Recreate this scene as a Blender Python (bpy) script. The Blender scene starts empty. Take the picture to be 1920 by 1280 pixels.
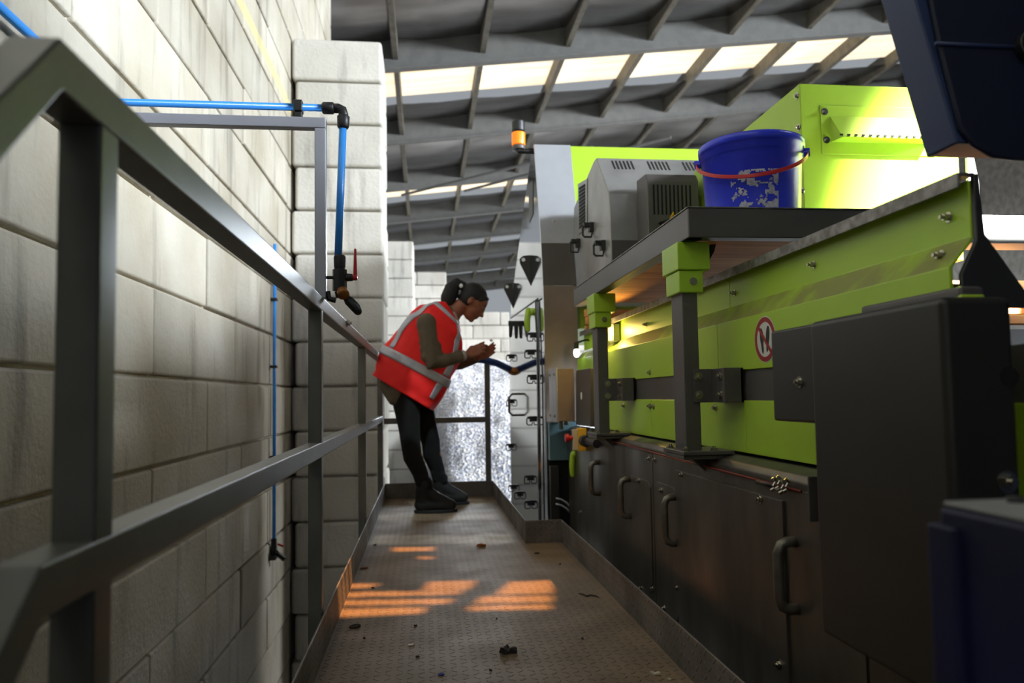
import bpy, bmesh, math, random
from mathutils import Vector, Matrix, noise
random.seed(7)
PI = math.pi
C = bpy.context.scene.collection
SC = bpy.context.scene

# ------------------------------------------------------------------ camera
FPX, PPX, PPY = 1400.0, 960.0, 660.0          # focal length in pixels and principal point of the 1920x1280 frame
CAMZ = 0.78
yc = Vector((796 - PPX, -(745 - PPY), -FPX)).normalized()     # the walkway's direction seen by the camera
z0 = Vector((-0.009, 1, 0))
zc = (z0 - yc * z0.dot(yc)).normalized()
xc = yc.cross(zc)
RW = Matrix((xc, yc, zc))                     # camera -> world rotation
cam_data = bpy.data.cameras.new('camera')
cam = bpy.data.objects.new('camera', cam_data)
C.objects.link(cam)
cam.matrix_world = Matrix.Translation((0, 0, CAMZ)) @ RW.to_4x4()
cam_data.sensor_width = 36
cam_data.lens = FPX / 1920 * 36
cam_data.shift_y = (PPY - 640) / 1920
cam_data.clip_start = 0.02
cam_data.clip_end = 300
cam_data.dof.use_dof = True
cam_data.dof.focus_distance = 2.3
cam_data.dof.aperture_fstop = 3.4
SC.camera = cam

def P(px, py, X=None, Y=None, Z=None):
    """point seen at a pixel on a plane X=, Y= or Z="""
    d = RW @ Vector((px - PPX, -(py - PPY), -FPX))
    if X is not None: t = X / d.x
    elif Y is not None: t = Y / d.y
    else: t = (Z - CAMZ) / d.z
    return Vector((0, 0, CAMZ)) + d * t

# ------------------------------------------------------------------ light and exposure
SC.view_settings.view_transform = 'Standard'
SC.view_settings.look = 'None'
SC.view_settings.gamma = 1
SC.view_settings.use_curve_mapping = False
SC.view_settings.exposure = 0.25
W = bpy.data.worlds.new('world'); SC.world = W
W.use_nodes = True
bg = W.node_tree.nodes['Background']
bg.inputs[0].default_value = (0.86, 0.93, 1.0, 1)
bg.inputs[1].default_value = 0.3

def area(name, loc, target, sx, sy, power, col=(1, 1, 1), spread=PI):
    l = bpy.data.lights.new(name, 'AREA'); l.shape = 'RECTANGLE'
    l.size, l.size_y, l.energy, l.color, l.spread = sx, sy, power, col, spread
    o = bpy.data.objects.new(name, l); C.objects.link(o); o.location = loc
    o.rotation_euler = (Vector(target) - Vector(loc)).to_track_quat('-Z', 'Y').to_euler()
    return o
def spot(name, loc, target, power, col, ang, blend=0.3, size=0.02):
    l = bpy.data.lights.new(name, 'SPOT'); l.energy, l.color, l.spot_size, l.spot_blend = power, col, ang, blend
    l.shadow_soft_size = size
    o = bpy.data.objects.new(name, l); C.objects.link(o); o.location = loc
    o.rotation_euler = (Vector(target) - Vector(loc)).to_track_quat('-Z', 'Y').to_euler()
    return o
# assumed daylight: lamps before the closed right and rear walls, a spot for sun; two added fills deeper in the hall
area('window_band_daylight', (14.6, -1.0, 6.0), (-1.2, 4.0, 2.6), 8, 2.4, 7100, (0.84, 0.92, 1.0))  # area lamp for assumed daylight from the right; no window is built there
area('rear_window_daylight', (5.5, -9.8, 6.0), (-0.8, 7, 2.4), 5, 2, 950, (0.84, 0.92, 1.0))  # assumed light from behind the camera: free lamp before the closed rear wall
area('side_gate_daylight', (14.6, 14.0, 5.4), (0, 17, 0.3), 5, 3, 1250, (0.95, 0.98, 1.0), 1.45)  # added fill lamp for the far pier and heap; the wall has no opening
area('far_yard_daylight', (5, 30, 6.2), (5, 30.1, 0), 11, 12, 8000, (0.82, 0.91, 1))  # added lamp under the roof, brightens the floor that the foil reflects
spot('sun_shaft', (3.2, -1.5, 6.9), (2.005, 2.5, 1.34), 90000, (1, 0.97, 0.9), math.radians(9.5), 1.0, 0.05)

# ------------------------------------------------------------------ materials
def lin(c):
    return tuple(((v / 255) / 12.92 if v <= 10 else (((v / 255) + .055) / 1.055) ** 2.4) for v in c) + (1,)
def M(name, c1, c2=None, rough=.5, metal=0., scale=6., detail=5, bump=0., bscale=60., rough2=None, stretch=(1, 1, 1), lo=.35, hi=.65, coat=0.):
    m = bpy.data.materials.new(name); m.use_nodes = True
    nt = m.node_tree; N = nt.nodes; L = nt.links; b = N['Principled BSDF']
    b.inputs['Metallic'].default_value = metal
    b.inputs['Roughness'].default_value = rough
    b.inputs['Coat Weight'].default_value = coat
    tc = N.new('ShaderNodeTexCoord'); mp = N.new('ShaderNodeMapping'); mp.inputs['Scale'].default_value = stretch
    L.new(tc.outputs['Object'], mp.inputs[0])
    n = N.new('ShaderNodeTexNoise'); n.inputs['Scale'].default_value = scale; n.inputs['Detail'].default_value = detail
    L.new(mp.outputs[0], n.inputs[0])
    r = N.new('ShaderNodeMapRange'); r.inputs[1].default_value = lo; r.inputs[2].default_value = hi
    L.new(n.outputs[0], r.inputs[0])
    mx = N.new('ShaderNodeMix'); mx.data_type = 'RGBA'
    mx.inputs[6].default_value = lin(c1); mx.inputs[7].default_value = lin(c2 or c1)
    L.new(r.outputs[0], mx.inputs[0]); L.new(mx.outputs[2], b.inputs['Base Color'])
    if rough2 is not None:
        q = N.new('ShaderNodeMapRange'); q.inputs[3].default_value = rough; q.inputs[4].default_value = rough2
        L.new(r.outputs[0], q.inputs[0]); L.new(q.outputs[0], b.inputs['Roughness'])
    if bump:
        n2 = N.new('ShaderNodeTexNoise'); n2.inputs['Scale'].default_value = bscale; n2.inputs['Detail'].default_value = 4
        L.new(mp.outputs[0], n2.inputs[0])
        bp = N.new('ShaderNodeBump'); bp.inputs['Strength'].default_value = bump; bp.inputs['Distance'].default_value = .01
        L.new(n2.outputs[0], bp.inputs['Height']); L.new(bp.outputs[0], b.inputs['Normal'])
    return m
def emis(name, c, s):
    m = M(name, c); b = m.node_tree.nodes['Principled BSDF']
    b.inputs['Emission Color'].default_value = lin(c); b.inputs['Emission Strength'].default_value = s
    return m
def math_node(nt, op, a, b=None, c=None):
    n = nt.nodes.new('ShaderNodeMath'); n.operation = op
    for i, v in enumerate((a, b, c)):
        if v is None: continue
        if isinstance(v, (int, float)): n.inputs[i].default_value = v
        else: nt.links.new(v, n.inputs[i])
    return n.outputs[0]
def diamond(name, c1, c2, axes, pitch=.03, rough=.45, spread=.2):
    """raised-lozenge tread plate"""
    m = M(name, c1, c2, rough=rough, metal=.1, scale=5, rough2=rough + spread)
    nt = m.node_tree; b = nt.nodes['Principled BSDF']
    tc = nt.nodes['Texture Coordinate']; sp = nt.nodes.new('ShaderNodeSeparateXYZ'); nt.links.new(tc.outputs['Object'], sp.inputs[0])
    u = math_node(nt, 'DIVIDE', sp.outputs[axes[0]], pitch); v = math_node(nt, 'DIVIDE', sp.outputs[axes[1]], pitch)
    fu = math_node(nt, 'SUBTRACT', math_node(nt, 'FRACT', u), .5); fv = math_node(nt, 'SUBTRACT', math_node(nt, 'FRACT', v), .5)
    s = math_node(nt, 'FLOORED_MODULO', math_node(nt, 'ADD', math_node(nt, 'FLOOR', u), math_node(nt, 'FLOOR', v)), 2)
    s = math_node(nt, 'MULTIPLY_ADD', s, 2, -1); sv = math_node(nt, 'MULTIPLY', s, fv)
    a = math_node(nt, 'MULTIPLY', math_node(nt, 'ADD', fu, sv), .7071 / .40)
    c = math_node(nt, 'MULTIPLY', math_node(nt, 'SUBTRACT', fu, sv), .7071 / .14)
    d = math_node(nt, 'ADD', math_node(nt, 'MULTIPLY', a, a), math_node(nt, 'MULTIPLY', c, c))
    r = nt.nodes.new('ShaderNodeMapRange'); r.interpolation_type = 'SMOOTHSTEP'
    r.inputs[1].default_value = .3; r.inputs[2].default_value = 1.0; r.inputs[3].default_value = 1; r.inputs[4].default_value = 0
    nt.links.new(d, r.inputs[0])
    bp = nt.nodes.new('ShaderNodeBump'); bp.inputs['Strength'].default_value = 1; bp.inputs['Distance'].default_value = .008
    nt.links.new(r.outputs[0], bp.inputs['Height']); nt.links.new(bp.outputs[0], b.inputs['Normal'])
    return m
def concrete(name, c1, c2, stripe=False):
    m = M(name, c1, c2, rough=.9, scale=1.6, detail=8, bump=.55, bscale=38, lo=.3, hi=.7)
    nt = m.node_tree; N = nt.nodes; L = nt.links; b = N['Principled BSDF']
    g = N.new('ShaderNodeNewGeometry'); mr = N.new('ShaderNodeMapRange'); mr.inputs[3].default_value = .8; mr.inputs[4].default_value = 1.04
    L.new(g.outputs['Random Per Island'], mr.inputs[0])
    src = b.inputs['Base Color'].links[0].from_socket
    # drip stains, stretched downwards
    tc = N['Texture Coordinate']; mp = N.new('ShaderNodeMapping'); mp.inputs['Scale'].default_value = (5, 5, .7); L.new(tc.outputs['Object'], mp.inputs[0])
    n = N.new('ShaderNodeTexNoise'); n.inputs['Scale'].default_value = 1.6; n.inputs['Detail'].default_value = 7; L.new(mp.outputs[0], n.inputs[0])
    r = N.new('ShaderNodeMapRange'); r.inputs[1].default_value = .55; r.inputs[2].default_value = .72; r.inputs[3].default_value = 1; r.inputs[4].default_value = .62; L.new(n.outputs[0], r.inputs[0])
    f = math_node(nt, 'MULTIPLY', mr.outputs[0], r.outputs[0])
    mx = N.new('ShaderNodeMix'); mx.data_type = 'RGBA'; mx.blend_type = 'MULTIPLY'; mx.inputs[0].default_value = 1
    L.new(src, mx.inputs[6]); L.new(f, mx.inputs[7])
    out = mx.outputs[2]
    if stripe:                                      # faded yellow paint line along the upper wall
        sp = N.new('ShaderNodeSeparateXYZ'); L.new(tc.outputs['Object'], sp.inputs[0])
        d = math_node(nt, 'ABSOLUTE', math_node(nt, 'SUBTRACT', sp.outputs[2], 3.36))
        k = math_node(nt, 'MULTIPLY', math_node(nt, 'LESS_THAN', d, .05), .4)
        my = N.new('ShaderNodeMix'); my.data_type = 'RGBA'; my.inputs[7].default_value = lin((226, 212, 120))
        L.new(k, my.inputs[0]); L.new(out, my.inputs[6]); out = my.outputs[2]
    L.new(out, b.inputs['Base Color'])
    return m

m_block = concrete('concrete_block', (210, 204, 190), (176, 166, 146), True)
m_pier = concrete('concrete_pier', (213, 209, 200), (190, 185, 175))
m_ground = M('ground_concrete', (132, 129, 124), (108, 105, 100), rough=.9, bump=.2)
m_rail = M('rail_paint', (104, 104, 98), (90, 90, 84), rough=.36, scale=8, bump=.03, bscale=200)
m_frame = M('frame_paint', (176, 178, 190), (166, 168, 180), rough=.4)
m_deck = diamond('tread_plate', (130, 110, 87), (112, 94, 74), (0, 1), .031, .58, 0.1)
m_toe = diamond('toe_tread_plate', (112, 106, 100), (92, 86, 80), (1, 2), .031, .42)
m_toex = diamond('toe_tread_plate_cross', (112, 106, 100), (92, 86, 80), (0, 2), .031, .42)
m_lime = M('lime_paint', (170, 206, 54), (162, 198, 50), rough=.38, scale=3, bump=.02, bscale=150)
m_limed = M('lime_paint_dusty', (170, 206, 54), (162, 198, 50), rough=.4, scale=3)
def dusty(m):
    nt = m.node_tree; L = nt.links; b = nt.nodes['Principled BSDF']; src = b.inputs['Base Color'].links[0].from_socket
    g = nt.nodes.new('ShaderNodeNewGeometry'); sp = nt.nodes.new('ShaderNodeSeparateXYZ'); L.new(g.outputs['Normal'], sp.inputs[0])
    n = nt.nodes.new('ShaderNodeTexNoise'); n.inputs['Scale'].default_value = 9; n.inputs['Detail'].default_value = 6; L.new(nt.nodes['Texture Coordinate'].outputs['Object'], n.inputs[0])
    r = nt.nodes.new('ShaderNodeMapRange'); r.inputs[1].default_value = .3; r.inputs[2].default_value = .55; L.new(n.outputs[0], r.inputs[0])
    k = math_node(nt, 'MULTIPLY', math_node(nt, 'MULTIPLY', math_node(nt, 'GREATER_THAN', sp.outputs[2], .45), r.outputs[0]), .75)
    mx = nt.nodes.new('ShaderNodeMix'); mx.data_type = 'RGBA'; mx.inputs[7].default_value = lin((132, 118, 84)); L.new(k, mx.inputs[0]); L.new(src, mx.inputs[6]); L.new(mx.outputs[2], b.inputs['Base Color'])
dusty(m_limed)
m_limeb = M('lime_dusty', (160, 194, 40), (140, 134, 70), rough=.6, scale=9, stretch=(1, 2, 1), lo=.35, hi=.6)
m_grey = M('machine_grey', (86, 82, 80), (78, 74, 72), rough=.42, scale=4, bump=.03, bscale=180)
m_dark = M('dark_grey_paint', (40, 38, 34), (35, 33, 30), rough=.45)
m_steel = M('dull_steel', (118, 113, 106), (86, 81, 75), rough=.34, metal=.8, scale=4, stretch=(1, 1, .35), rough2=.55, bump=.015, bscale=30)
m_lip = M('worn_steel_edge', (150, 148, 146), (104, 100, 96), rough=.45, metal=.6, scale=30)
m_poli = M('polished_steel', (206, 208, 212), (198, 200, 204), rough=.05, metal=1, scale=2, rough2=.09)
m_plate = M('light_steel_sheet', (188, 190, 196), (170, 172, 178), rough=.35, metal=.4, scale=3, rough2=.5)
m_hood = M('hood_steel', (168, 166, 164), (140, 138, 136), rough=.4, metal=.45, scale=4)
m_handle = M('brushed_handle', (122, 116, 106), (102, 97, 88), rough=.4, metal=.7, scale=20)
m_bolt = M('zinc_bolt', (176, 172, 160), rough=.25, metal=1)
m_black = M('black_plastic', (24, 24, 26), (30, 30, 32), rough=.45)
m_blkpaint = M('black_paint', (40, 40, 42), rough=.5)
m_void = M('black_interior', (12, 12, 13), rough=.9)
m_pipe = M('blue_pipe', (66, 156, 242), (58, 146, 236), rough=.3)
m_bucket = M('blue_bucket_plastic', (58, 72, 236), (52, 66, 226), rough=.3, scale=8, bump=.02)
m_red = M('red_plastic', (196, 34, 38), rough=.4)
m_navy = M('navy_paint', (48, 62, 102), (42, 56, 94), rough=.5, scale=5)
m_navyd = M('navy_front', (12, 20, 48), (10, 17, 42), rough=.55, scale=5)
m_royal = M('royal_blue_paint', (6, 13, 62), (4, 10, 48), rough=.6)
m_white = M('white_paint', (236, 238, 240), rough=.5)
m_wood_glow = M('orange_brown_board', (236, 170, 108), (206, 136, 78), rough=.7, scale=3, stretch=(1, 8, 8))  # brightened: warm sun reflected under the shelf is put into the colour
m_roof = M('foil_roof', (132, 128, 128), (104, 100, 99), rough=.24, metal=1, scale=.8, bump=.07, bscale=1.5, stretch=(1, 3, 1))
m_beam = M('roof_beam_paint', (110, 109, 105), (101, 100, 97), rough=.6)
m_purlin = M('purlin_galv', (112, 106, 92), (92, 86, 74), rough=.6)
m_sky = M('rooflight_sheet', (255, 240, 210), (240, 206, 160), rough=.5, scale=1.2, stretch=(.5, 14, 1), lo=.42, hi=.75)
_b = m_sky.node_tree.nodes['Principled BSDF']; m_sky.node_tree.links.new(_b.inputs['Base Color'].links[0].from_socket, _b.inputs['Emission Color']); _b.inputs['Emission Strength'].default_value = .95
m_amber = M('amber_lens', (255, 140, 20), rough=.2); m_amber.node_tree.nodes['Principled BSDF'].inputs['Emission Color'].default_value = lin((255, 120, 10)); m_amber.node_tree.nodes['Principled BSDF'].inputs['Emission Strength'].default_value = .5
m_hose = M('blue_hose', (36, 62, 128), (30, 54, 112), rough=.5, scale=40)
m_rust = M('brass_rust', (150, 96, 44), rough=.5, metal=.4)
m_teal = M('teal_steel', (96, 128, 138), (84, 112, 122), rough=.35, metal=.3)

# ------------------------------------------------------------------ mesh helpers
class MB:
    def __init__(s): s.bm = bmesh.new()
    def box(s, a, b):
        a, b = Vector(a), Vector(b)
        v = [s.bm.verts.new((x, y, z)) for x in (a.x, b.x) for y in (a.y, b.y) for z in (a.z, b.z)]
        for f in ((0, 1, 3, 2), (4, 6, 7, 5), (0, 4, 5, 1), (2, 3, 7, 6), (0, 2, 6, 4), (1, 5, 7, 3)): s.bm.faces.new([v[i] for i in f])
        return s
    def obox(s, mat, size):
        h = Vector(size) / 2
        v = [s.bm.verts.new(mat @ Vector((x * h.x, y * h.y, z * h.z))) for x in (-1, 1) for y in (-1, 1) for z in (-1, 1)]
        for f in ((0, 1, 3, 2), (4, 6, 7, 5), (0, 4, 5, 1), (2, 3, 7, 6), (0, 2, 6, 4), (1, 5, 7, 3)): s.bm.faces.new([v[i] for i in f])
        return s
    def prism(s, pts, vec):
        """closed polygon of 3-D points pushed along vec"""
        vec = Vector(vec)
        a = [s.bm.verts.new(p) for p in pts]; b = [s.bm.verts.new(Vector(p) + vec) for p in pts]
        n = len(a)
        s.bm.faces.new(a); s.bm.faces.new(b[::-1])
        for i in range(n): s.bm.faces.new((a[i], b[i], b[(i + 1) % n], a[(i + 1) % n]))
        return s
    def loft(s, rings, cap=True, closed=True):
        R = [[s.bm.verts.new(p) for p in r] for r in rings]
        n = len(R[0])
        for i in range(len(R) - 1):
            for j in range(n if closed else n - 1):
                k = (j + 1) % n
                s.bm.faces.new((R[i][j], R[i][k], R[i + 1][k], R[i + 1][j]))
        if cap and closed: s.bm.faces.new(R[0][::-1]); s.bm.faces.new(R[-1])
        return s
    def tube(s, pts, r, n=12, round_ends=False, sq=None):
        pts = [Vector(p) for p in pts]
        rad = list(r) if isinstance(r, (list, tuple)) else [r] * len(pts)
        if round_ends:                                   # spherical caps
            d0 = (pts[0] - pts[1]).normalized(); d1 = (pts[-1] - pts[-2]).normalized()
            cs = [(math.sin(a), math.cos(a)) for a in (.5, 1.0, 1.45)]
            p0, p1, r0, r1 = pts[0], pts[-1], rad[0], rad[-1]
            pts = [p0 + d0 * r0 * sn for sn, _ in reversed(cs)] + pts + [p1 + d1 * r1 * sn for sn, _ in cs]
            rad = [r0 * c for _, c in reversed(cs)] + rad + [r1 * c for _, c in cs]
        rings = []; up = None
        for i, p in enumerate(pts):
            d = (pts[min(i + 1, len(pts) - 1)] - pts[max(i - 1, 0)]).normalized()
            if up is None:
                up = Vector((0, 0, 1)) if abs(d.z) < .9 else Vector((0, 1, 0))
            u = (up - d * up.dot(d)).normalized(); v = d.cross(u); up = u
            if sq:
                a, b = sq[0] / 2, sq[1] / 2
                if 0 < i < len(pts) - 1: b /= max(.5, math.cos((pts[i] - pts[i - 1]).angle(pts[i + 1] - pts[i]) / 2))
                rings.append([p + v * x + u * y for x, y in ((-a, -b), (a, -b), (a, b), (-a, b))])
            else:
                rings.append([p + (u * math.cos(t) + v * math.sin(t)) * rad[i] for t in [2 * PI * k / n for k in range(n)]])
        return s.loft(rings)
    def cyl(s, a, b, r, n=16, r2=None): return s.tube([a, b], [r, r if r2 is None else r2], n)
    def ell(s, c, rx, ry, rz, F=None, nu=20, nv=12):
        c = Vector(c); F = F or Matrix.Identity(3)
        rings = []
        for i in range(1, nv):
            t = PI * i / nv
            rings.append([c + F @ Vector((rx * math.sin(t) * math.cos(q), ry * math.sin(t) * math.sin(q), rz * math.cos(t))) for q in [2 * PI * k / nu for k in range(nu)]])
        return s.loft(rings)
    def lathe(s, prof, c, n=40, axis='z'):
        c = Vector(c)
        return s.loft([[c + Vector((r * math.cos(t), r * math.sin(t), z)) for t in [2 * PI * k / n for k in range(n)]] for r, z in prof], cap=False)
    def mesh(s, name):
        bmesh.ops.recalc_face_normals(s.bm, faces=s.bm.faces)
        me = bpy.data.meshes.new(name); s.bm.to_mesh(me); s.bm.free(); return me

ORG = {}
def obj(name, mb, mat, parent=None, bevel=0, smooth=False, seg=2):
    me = mb if isinstance(mb, bpy.types.Mesh) else mb.mesh(name)
    me.name = name
    for m in (mat if isinstance(mat, (list, tuple)) else [mat]): me.materials.append(m)
    o = bpy.data.objects.new(name, me); C.objects.link(o)
    if parent:
        o.parent = parent; o.location = -ORG.get(parent, Vector())
    if smooth:
        for p in me.polygons: p.use_smooth = True
    if bevel:
        b = o.modifiers.new('bevel', 'BEVEL'); b.width = bevel; b.segments = seg; b.limit_method = 'ANGLE'; b.angle_limit = math.radians(35)
        for p in me.polygons: p.use_smooth = True
        w = o.modifiers.new('wn', 'WEIGHTED_NORMAL'); w.keep_sharp = False
    return o
def thing(name, label, cat, loc, group=None):
    o = bpy.data.objects.new(name, None); o.empty_display_size = .1; C.objects.link(o)
    o.location = loc; ORG[o] = Vector(loc)
    return tag(o, label, cat, group)
def tag(o, label, cat, group=None):
    o['label'] = label; o['category'] = cat
    if group: o['group'] = group
    return o
def struct(name, mb, mat, **k):
    o = obj(name, mb, mat, **k); o['kind'] = 'structure'; return o
def fuse(mb, voxel, smooth=4, factor=.5):
    """melt overlapping volumes into one continuous surface"""
    me = mb.mesh('tmp'); o = bpy.data.objects.new('tmp', me); C.objects.link(o)
    r = o.modifiers.new('r', 'REMESH'); r.mode = 'VOXEL'; r.voxel_size = voxel
    if smooth:
        q = o.modifiers.new('s', 'SMOOTH'); q.factor = factor; q.iterations = smooth
    dg = bpy.context.evaluated_depsgraph_get(); dg.update()
    out = bpy.data.meshes.new_from_object(o.evaluated_get(dg))
    bpy.data.objects.remove(o); bpy.data.meshes.remove(me)
    for p in out.polygons: p.use_smooth = True
    return out
def hexbolt(p, d, r=.008, h=.008):
    mb = MB(); p = Vector(p); d = Vector(d).normalized()
    mb.cyl(p, p + d * .002, r * 1.5, 14); mb.cyl(p + d * .002, p + d * (.002 + h), r, 6); mb.cyl(p + d * (.002 + h), p + d * (.004 + h * 1.5), r * .55, 10)
    return mb

# ------------------------------------------------------------------ the hall
WX = -1.16; GZ = -2.2; BH = .39; BZ = .89
def blocks(mb, axis, fixed, thick, lo, hi, z_lo, z_hi, jx=.006, length=1.58, ref=3.39, gap=.014, bev=.016):
    """courses of bevelled concrete blocks; axis 'y' runs along Y on the plane X=fixed"""
    k0 = math.floor((z_lo - BZ) / BH + .01); k1 = math.ceil((z_hi - BZ) / BH - .01)
    for k in range(k0, k1):
        za, zb = BZ + k * BH + gap / 2, BZ + (k + 1) * BH - gap / 2
        off = ref + (length / 2 if k % 2 else 0)
        a = off + math.floor((lo - off) / length) * length
        while a < hi:
            p, q = max(a, lo), min(a + length, hi); a += length
            if q - p < .12: continue
            j = random.uniform(-jx, jx); f = fixed + j
            if axis == 'y': A, B = (f - thick, p + gap / 2, za), (f, q - gap / 2, zb)
            else: A, B = (p + gap / 2, f, za), (q - gap / 2, f + thick, zb)
            mb.box(A, B)
g = MB(); g.box((-6, -8, GZ - .2), (16, 60, GZ)); struct('floor', g, m_ground)
w = MB(); blocks(w, 'y', WX, .5, -8, 9.6, GZ + .01, 7.2)
w.box((WX - .5, -8, GZ), (WX - .03, 9.6, 7.0))
struct('wall_left', w, m_block, bevel=.014)
# pier standing against the wall beyond the end of the walkway
def pier(name, x0, x1, y0, y1, top, mat, bev=.03):
    mb = MB(); k = 0
    k0 = math.floor((GZ - BZ) / BH)
    for k in range(k0, round((top - BZ) / BH)):
        za, zb = BZ + k * BH + .006, BZ + (k + 1) * BH - .006
        j = random.uniform(-.006, .006)
        mb.box((x0 - (.0 if k % 2 else -.03), y0 + j, max(za, GZ)), (x1 + j, y1 + j, zb))
    mb.box((x0 + .05, y0 + .05, GZ), (x1 - .05, y1 - .05, top - .05))
    return struct(name, mb, mat, bevel=bev, seg=3)
pier('wall_pier', WX + .012, -.355, 6.67, 7.5, 4.01, m_pier)
pier('wall_pier_far', -1.2, -.2, 15.4, 16.3, 4.01, m_pier)
wb = MB()
blocks(wb, 'x', 21.5, .8, -1.2, .66, GZ + .01, 4.4, .01, 1.6, -.2)
blocks(wb, 'x', 21.5, .8, .66, 2.48, GZ + .01, 3.23, .01, 1.6, -.2)
blocks(wb, 'x', 21.5, .8, 2.48, 9, GZ + .01, 2.84, .01, 1.6, -.2)
wb.box((-1.2, 21.55, GZ), (9, 22.25, 2.8))
struct('wall_back', wb, m_pier, bevel=.03)
wr = MB(); wr.box((15, -8, GZ), (15.2, 60, 9.6)); struct('wall_right', wr, m_ground)
wr = MB(); wr.box((-1.75, -10.4, GZ), (15, -10.2, 9.6)); struct('wall_rear', wr, m_ground)

# roof: sheets sagging a little between purlins, beams across, purlins along
RS = .115
def rz(x): return CAMZ + 6.55 + RS * (x + .3)
BEAMY = [13.6 + 4.0 * k - 24 for k in range(15)]
rf = MB()
for k in range(len(BEAMY) - 1):
    ya, yb = BEAMY[k], BEAMY[k + 1]
    for j in range(10):
        xa = -2.1 + 1.62 * j; xb = xa + 1.62
        ny, nx = 14, 6; R = []
        for iy in range(ny + 1):
            q_ = (k in (6, 8, 10, 12)) * .58; q_ = q_ + (1 - q_) * iy / ny; y = ya + (yb - ya) * q_; row = []
            for ix in range(nx + 1):
                u = ix / nx; x = xa + (xb - xa) * u
                v = q_; sag = .28 * 4 * v * (1 - v) + .03 * (4 * u * (1 - u)) * random.uniform(.8, 1.2)
                row.append((x, y, rz(x) + .07 - sag))
            R.append(row)
        rf.loft(R, cap=False, closed=False)
rfo = struct('ceiling', rf, m_roof, smooth=True)
for k, y in enumerate(BEAMY):
    mb = MB(); pts = []
    hgt = .56
    for (dy, dz) in ((-.09, 0), (.09, 0), (.09, .02), (.012, .02), (.012, hgt - .02), (.09, hgt - .02), (.09, hgt), (-.09, hgt), (-.09, hgt - .02), (-.012, hgt - .02), (-.012, .02), (-.09, .02)):
        pts.append((-2.2, y + dy, rz(-2.2) - .5 + dz))
    mb.prism(pts, (17, 0, 17 * RS))
    struct('trim_roof_beam', mb, m_beam)
for j in range(10):
    x = -2.1 + 1.62 * j
    mb = MB(); mb.box((x - .05, BEAMY[0], rz(x) - .3), (x + .05, BEAMY[-1], rz(x) + .06)); struct('trim_purlin', mb, m_purlin)
for n_, k in enumerate((6, 8, 10, 12)):
    y0 = BEAMY[k] + .25; y1 = y0 + 2.1
    for j in range(9):
        xa = -2.1 + 1.62 * j + .06; xb = xa + 1.5
        mb = MB(); mb.prism([(xa, y0, rz(xa) - .02), (xb, y0, rz(xb) - .02), (xb, y1, rz(xb) - .02), (xa, y1, rz(xa) - .02)], (0, 0, .02))
        struct('window_%d' % (n_ * 9 + j + 1), mb, m_sky)
# bracing rods under the far bays
for a, b in (((-.6, 17.4, 6.6), (4.2, 13.8, 6.9)), ((1.2, 17.4, 6.75), (6.2, 13.8, 7.2))):
    struct('trim_brace_rod', MB().cyl((a[0], a[1] + 4, a[2]), (b[0], b[1] + 4, b[2]), .04, 8), m_beam)

# ------------------------------------------------------------------ heap of shredded material behind the walkway
hp = MB(); R = []
for i in range(90):
    row = []
    y = 9.0 + 12.3 * i / 89
    for j in range(90):
        x = -.12 + 6.2 * j / 89
        t = (y - 9) / 12.3
        zz = GZ + .02 + 3.75 * min(1, max(0, t * 1.5)) ** .9 * (1 - .25 * max(0, (.6 - x) / 1.6)) 
        zz += .12 * noise.noise(Vector((x * 1.1, y * 1.1, 0))) + .06 * noise.noise(Vector((x * 5, y * 5, 3))) * min(1, 6 * t)
        e_ = min(1, max(0, (x + .15) / .55)); zz = GZ + (zz - GZ) * (e_ * e_ * (3 - 2 * e_)) + .004
        row.append((x, y, max(GZ + .005, zz)))
    R.append(row)
hp.loft(R, cap=False, closed=False)
m_heap = bpy.data.materials.new('shredded_flakes'); m_heap.use_nodes = True
nt = m_heap.node_tree; N = nt.nodes; L = nt.links; b = N['Principled BSDF']
tc = N.new('ShaderNodeTexCoord'); v = N.new('ShaderNodeTexVoronoi'); v.inputs['Scale'].default_value = 24
L.new(tc.outputs['Object'], v.inputs[0]); cr = N.new('ShaderNodeValToRGB'); sx = N.new('ShaderNodeSeparateColor'); L.new(v.outputs['Color'], sx.inputs[0]); L.new(sx.outputs[0], cr.inputs[0])
cr.color_ramp.elements[0].color = lin((118, 122, 138)); cr.color_ramp.elements[1].color = lin((226, 228, 236))
e = cr.color_ramp.elements.new(.45); e.color = lin((168, 172, 184)); e = cr.color_ramp.elements.new(.8); e.color = lin((190, 186, 180))
L.new(cr.outputs[0], b.inputs['Base Color']); b.inputs['Roughness'].default_value = .7
bp = N.new('ShaderNodeBump'); bp.inputs['Distance'].default_value = .04; L.new(v.outputs['Distance'], bp.inputs['Height']); L.new(bp.outputs[0], b.inputs['Normal'])
heap = obj('flake_heap', hp, m_heap, smooth=True)
tag(heap, 'tall heap of pale grey shredded flakes behind the end railing', 'heap'); heap['kind'] = 'stuff'

# ------------------------------------------------------------------ walkway
XL, XR, XN, YS, YE, TH = -.31, .715, .525, 3.97, 5.9, .12
wk = thing('walkway', 'raised steel walkway of brown dusty tread plate with upstanding edges', 'walkway', (0, 3, 0))
d = MB(); d.prism([(XL, .3, -.006), (XR, .3, -.006), (XR, YS, -.006), (XN, YS, -.006), (XN, YE, -.006), (XL, YE, -.006)], (0, 0, .006)); obj('deck_plate', d, m_deck, wk)
def toe(a, b, mat):
    mb = MB(); a, b = Vector(a), Vector(b); mb.box((min(a.x, b.x), min(a.y, b.y), -.006), (max(a.x, b.x), max(a.y, b.y), TH)); o = obj('toe_plate', mb, mat, wk, bevel=.002); return o
toe((XL - .006, .3, 0), (XL, YE, 0), m_toe); toe((XR, .3, 0), (XR + .006, YS, 0), m_toe); toe((XN, YS, 0), (XR + .006, YS + .006, 0), m_toex)
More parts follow.
